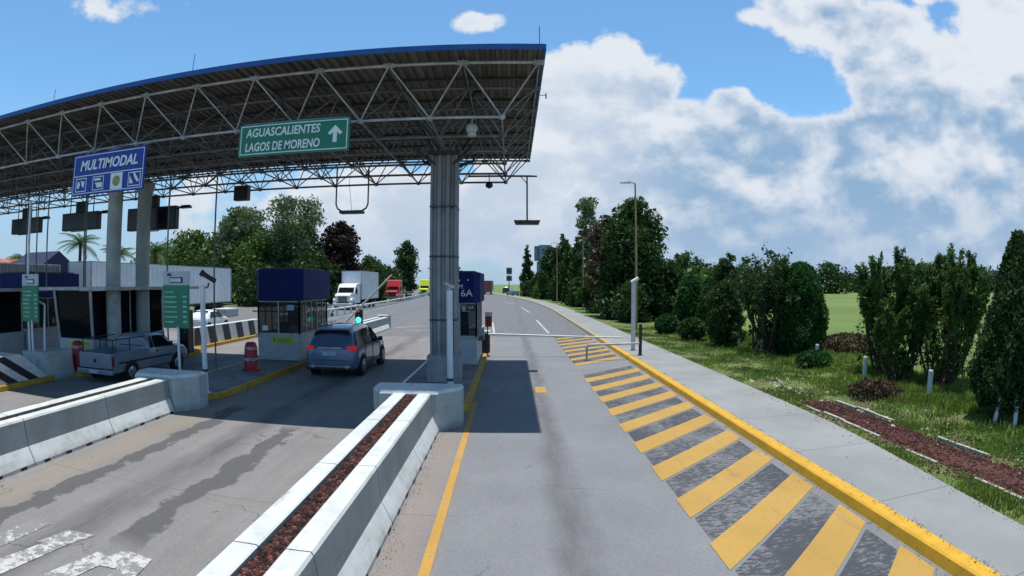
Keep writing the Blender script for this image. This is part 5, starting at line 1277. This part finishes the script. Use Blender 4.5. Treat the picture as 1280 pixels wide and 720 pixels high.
for lab, x, y, h, w, m, n, sz, sh, b, gp in (
    ('biggest dark green tree of the right roadside, behind the white camera pole', 10.9, 48, 10.6, 6.4, L_dark, 27000, .15, 'dome', .05, .8),
    ('bronze leaved tree hugging the left side of the biggest dark tree', 8.9, 51, 9.6, 3.8, L_red, 9000, .15, 'round', .08, .6),
    ('thin airy grey green tree with gaps, left of the bronze leaved tree', 9.2, 66, 13.6, 4.2, L_grey, 5500, .15, 'vase', .3, 1.0),
    ('bushy dark tree right behind the farthest street lamp', 8.6, 92, 11.4, 4.8, L_dark, 11000, .17, 'column', .05, .95),
    ('small dark poplar, leftmost of the right roadside trees', 3.9, 142, 13.2, 4.2, L_dark, 7000, .22, 'cone', .08, .4),
    ('round green bush tree right of the biggest dark tree', 13.6, 46, 5.0, 4.2, L_dark, 9000, .14, 'round', .02, .3),
    ('second green bush tree between the dark tree and the domed shrubs', 15.0, 42, 4.4, 3.8, L_mid, 8000, .13, 'round', .02, .3),
    ('leafy bush at the foot of the biggest dark tree', 9.7, 44, 3.2, 3.0, L_dark, 7000, .11, 'round', .0, .3),
    ('dark shrubby tree left of the bronze leaved tree, low', 8.9, 58, 4.6, 3.4, L_dark, 6000, .14, 'round', .0, .3),
    ('low roadside bush below the thin airy tree', 9.3, 72, 4.0, 3.6, L_dark, 5000, .16, 'round', .0, .3),
    ('low dark bush right of the grey blue tower', 8.3, 100, 4.6, 4.4, L_dark, 5000, .2, 'round', .0, .3),
    ('low bush in front of the grey blue tower', 6.6, 112, 3.8, 5.0, L_mid, 5000, .2, 'round', .0, .3),
    ('dense dark tree hiding the right half of the grey blue tower', 7.6, 108, 10.5, 5.0, L_dark, 9000, .2, 'column', .03, .6),
    ('dark tree between the farthest and the middle street lamps', 8.6, 78, 8.2, 4.4, L_dark, 8000, .16, 'round', .02, .5),
    ('tall ragged dark tree just left of the thin airy tree', 8.9, 74, 9.6, 3.2, L_dark, 7000, .16, 'cone', .05, .6),
    ('low ragged tree in front of the left half of the tower', 5.6, 118, 5.6, 4.0, L_dark, 5000, .2, 'round', .0, .4),
    ('ragged tree behind the round bush tree, right of the biggest dark tree', 17.5, 54, 6.2, 5.0, L_dark, 8000, .16, 'round', .0, .6),
    ('low bush below the small dark poplar', 4.3, 132, 3.8, 4.0, L_dark, 4000, .22, 'round', .0, .3)):
    k += 1; tree('roadside_tree', lab, x, y, h, w, m, n, sz, 50+k, trunk=.18, base=b, shape=sh, gaps=gp, group='roadside trees right of the road', nclump=34 if n > 12000 else 24)
# far tree line beyond the field
k = 0
for i, (az_, d) in enumerate([(.34+.047*j, 190 - 12*(j % 3)) for j in range(18)]):
    x = d*math.tan(az_); h = [7.5, 9.5, 8, 11, 7, 10][i % 6]
    lab = ['leftmost', 'second', 'third', 'fourth', 'fifth', 'sixth', 'seventh', 'eighth', 'ninth', 'tenth', 'eleventh', 'twelfth', 'thirteenth', 'fourteenth', 'fifteenth', 'sixteenth', 'seventeenth', 'rightmost'][i] + ' distant dark tree of the line across the field'
    tree('distant_tree', lab, x, d, h, 15, L_dark, 2600, .5, 80+i, trunk=.2, base=.02, shape='round', gaps=.3, group='tree line across the field', nclump=14)
# left trees
k = 0
for lab, x, y, h, w, m, n, sz, sh, b, gp in (
    ('tall broad grey green tree above the blue fascia booth', -35.0, 84, 17.2, 10.5, L_grey, 13000, .20, 'vase', .12, 1.0),
    ('dark bronze tree above the white box truck', -27.6, 86, 13.2, 6.6, L_purple, 15000, .24, 'round', .1, .4),
    ('tall ragged grey green tree right of the palms', -47, 88, 16.5, 10, L_grey, 8500, .26, 'vase', .1, 1.0),
    ('wide mid green tree above the right end of the long trailer', -41, 84, 11.5, 10, L_mid, 14000, .24, 'round', .05, .4),
    ('dark green tree filling the gap left of the blue fascia booth', -37, 92, 14, 9, L_dark, 11000, .26, 'round', .05, .5),
    ('bushy tree directly behind the palm crowns', -56, 86, 12.5, 11, L_mid, 11000, .28, 'round', .05, .5),
    ('low green tree behind the blue fascia booth', -30, 80, 8, 8, L_dark, 8000, .24, 'round', .0, .4),
    ('low tree between the booth fascia and the white box truck', -23.5, 90, 7, 6.5, L_dark, 6000, .24, 'round', .0, .4),
    ('round green tree above the red truck', -29, 150, 15.0, 7.2, L_dark, 8000, .28, 'round', .12, .4),
    ('darker tree above the lime yellow truck', -21.5, 168, 13, 8, L_dark, 8000, .3, 'round', .05, .5),
    ('low dark tree behind the red truck', -29, 120, 7, 9, L_dark, 6000, .3, 'round', .0, .4),
    ('small far tree just left of the big ribbed column', -19, 185, 9.5, 6, L_dark, 4000, .3, 'round', .0, .4),
    ('wispy green tree between the ragged tree and the tall broad one', -37.5, 86, 13.2, 8, L_grey, 9000, .24, 'vase', .05, .9),
    ('tall wispy tree rising above the bushy tree behind the palms', -51, 92, 15.5, 9, L_grey, 8000, .26, 'vase', .1, 1.0),
    ('low bush row seen between the trailer end and the booth', -36, 74, 5.5, 9, L_dark, 8000, .22, 'round', .0, .3),
    ('mid green tree far left, behind the leftmost palm', -66, 88, 9.5, 11, L_mid, 8000, .28, 'round', .0, .5),
    ('small tree left of the red truck, beyond the white box truck', -27.5, 104, 8.5, 6.0, L_dark, 6000, .26, 'round', .0, .5),
    ('dark tree far behind the striped barrier, left part', -47, 76, 7, 9, L_dark, 7000, .24, 'round', .0, .4)):
    k += 1; tree('background_tree', lab, x, y, h, w, m, n, sz, 120+k, trunk=.28, base=b, shape=sh, gaps=gp, group='trees left of the road', nclump=40 if n > 10000 else 24)
def palm(label, x, y, h, L, seed):
    R = random.Random(seed); r = thing('palm_tree', label, 'palm', (x, y, 0), 'palms behind the long trailer')
    tb = MB(); tb.tube((x, y, 0), (x+.2, y, h*.5), .28, 8, .22); tb.tube((x+.2, y, h*.5), (x+.25, y, h), .22, 8, .18); tb.build('trunk', bark, r)
    for k in range(20):
        a = 2*PI*k/20 + R.uniform(-.15, .15); e = R.uniform(-.1, 1.15); c = Vector((x+.25, y, h)); d = Vector((math.cos(a), math.sin(a), 0)); pts = []
        ll = L*R.uniform(.8, 1.1)
        for i in range(8):
            u = i/7; pts.append(c + d*ll*u*math.cos(e*(1-u*.5)) + Vector((0, 0, ll*(math.sin(e)*u - .55*u*u))))
        mb = MB(); sd_ = d.cross(Vector((0, 0, 1)))
        for i in range(7):
            a0, b0 = pts[i], pts[i+1]
            for q in range(3):
                s0 = a0.lerp(b0, q/3); wl = .75*math.sin(PI*min(1, (i+q/3+.8)/8))
                for sg in (-1, 1):
                    tip = s0 + sd_*sg*wl + (b0-a0)*.8 - Vector((0, 0, wl*.45)); mb.add([s0, s0 + (b0-a0)*.22, tip], [(0, 1, 2)])
        mb.path(pts, .03, 4); mb.build('frond', L_palm, r)
palm('palm whose crown stands clear above the grey trailer, left of the two columns', -48, 48, 7.6, 3.0, 1)
palm('palm seen between the two left columns', -43.5, 50, 6.4, 2.4, 2)
palm('palm right of the two left columns, under the dark lane display', -39.5, 52, 6.7, 2.9, 3)
palm('leftmost small palm beside the blue gabled shed', -54, 44, 6.0, 2.2, 4)
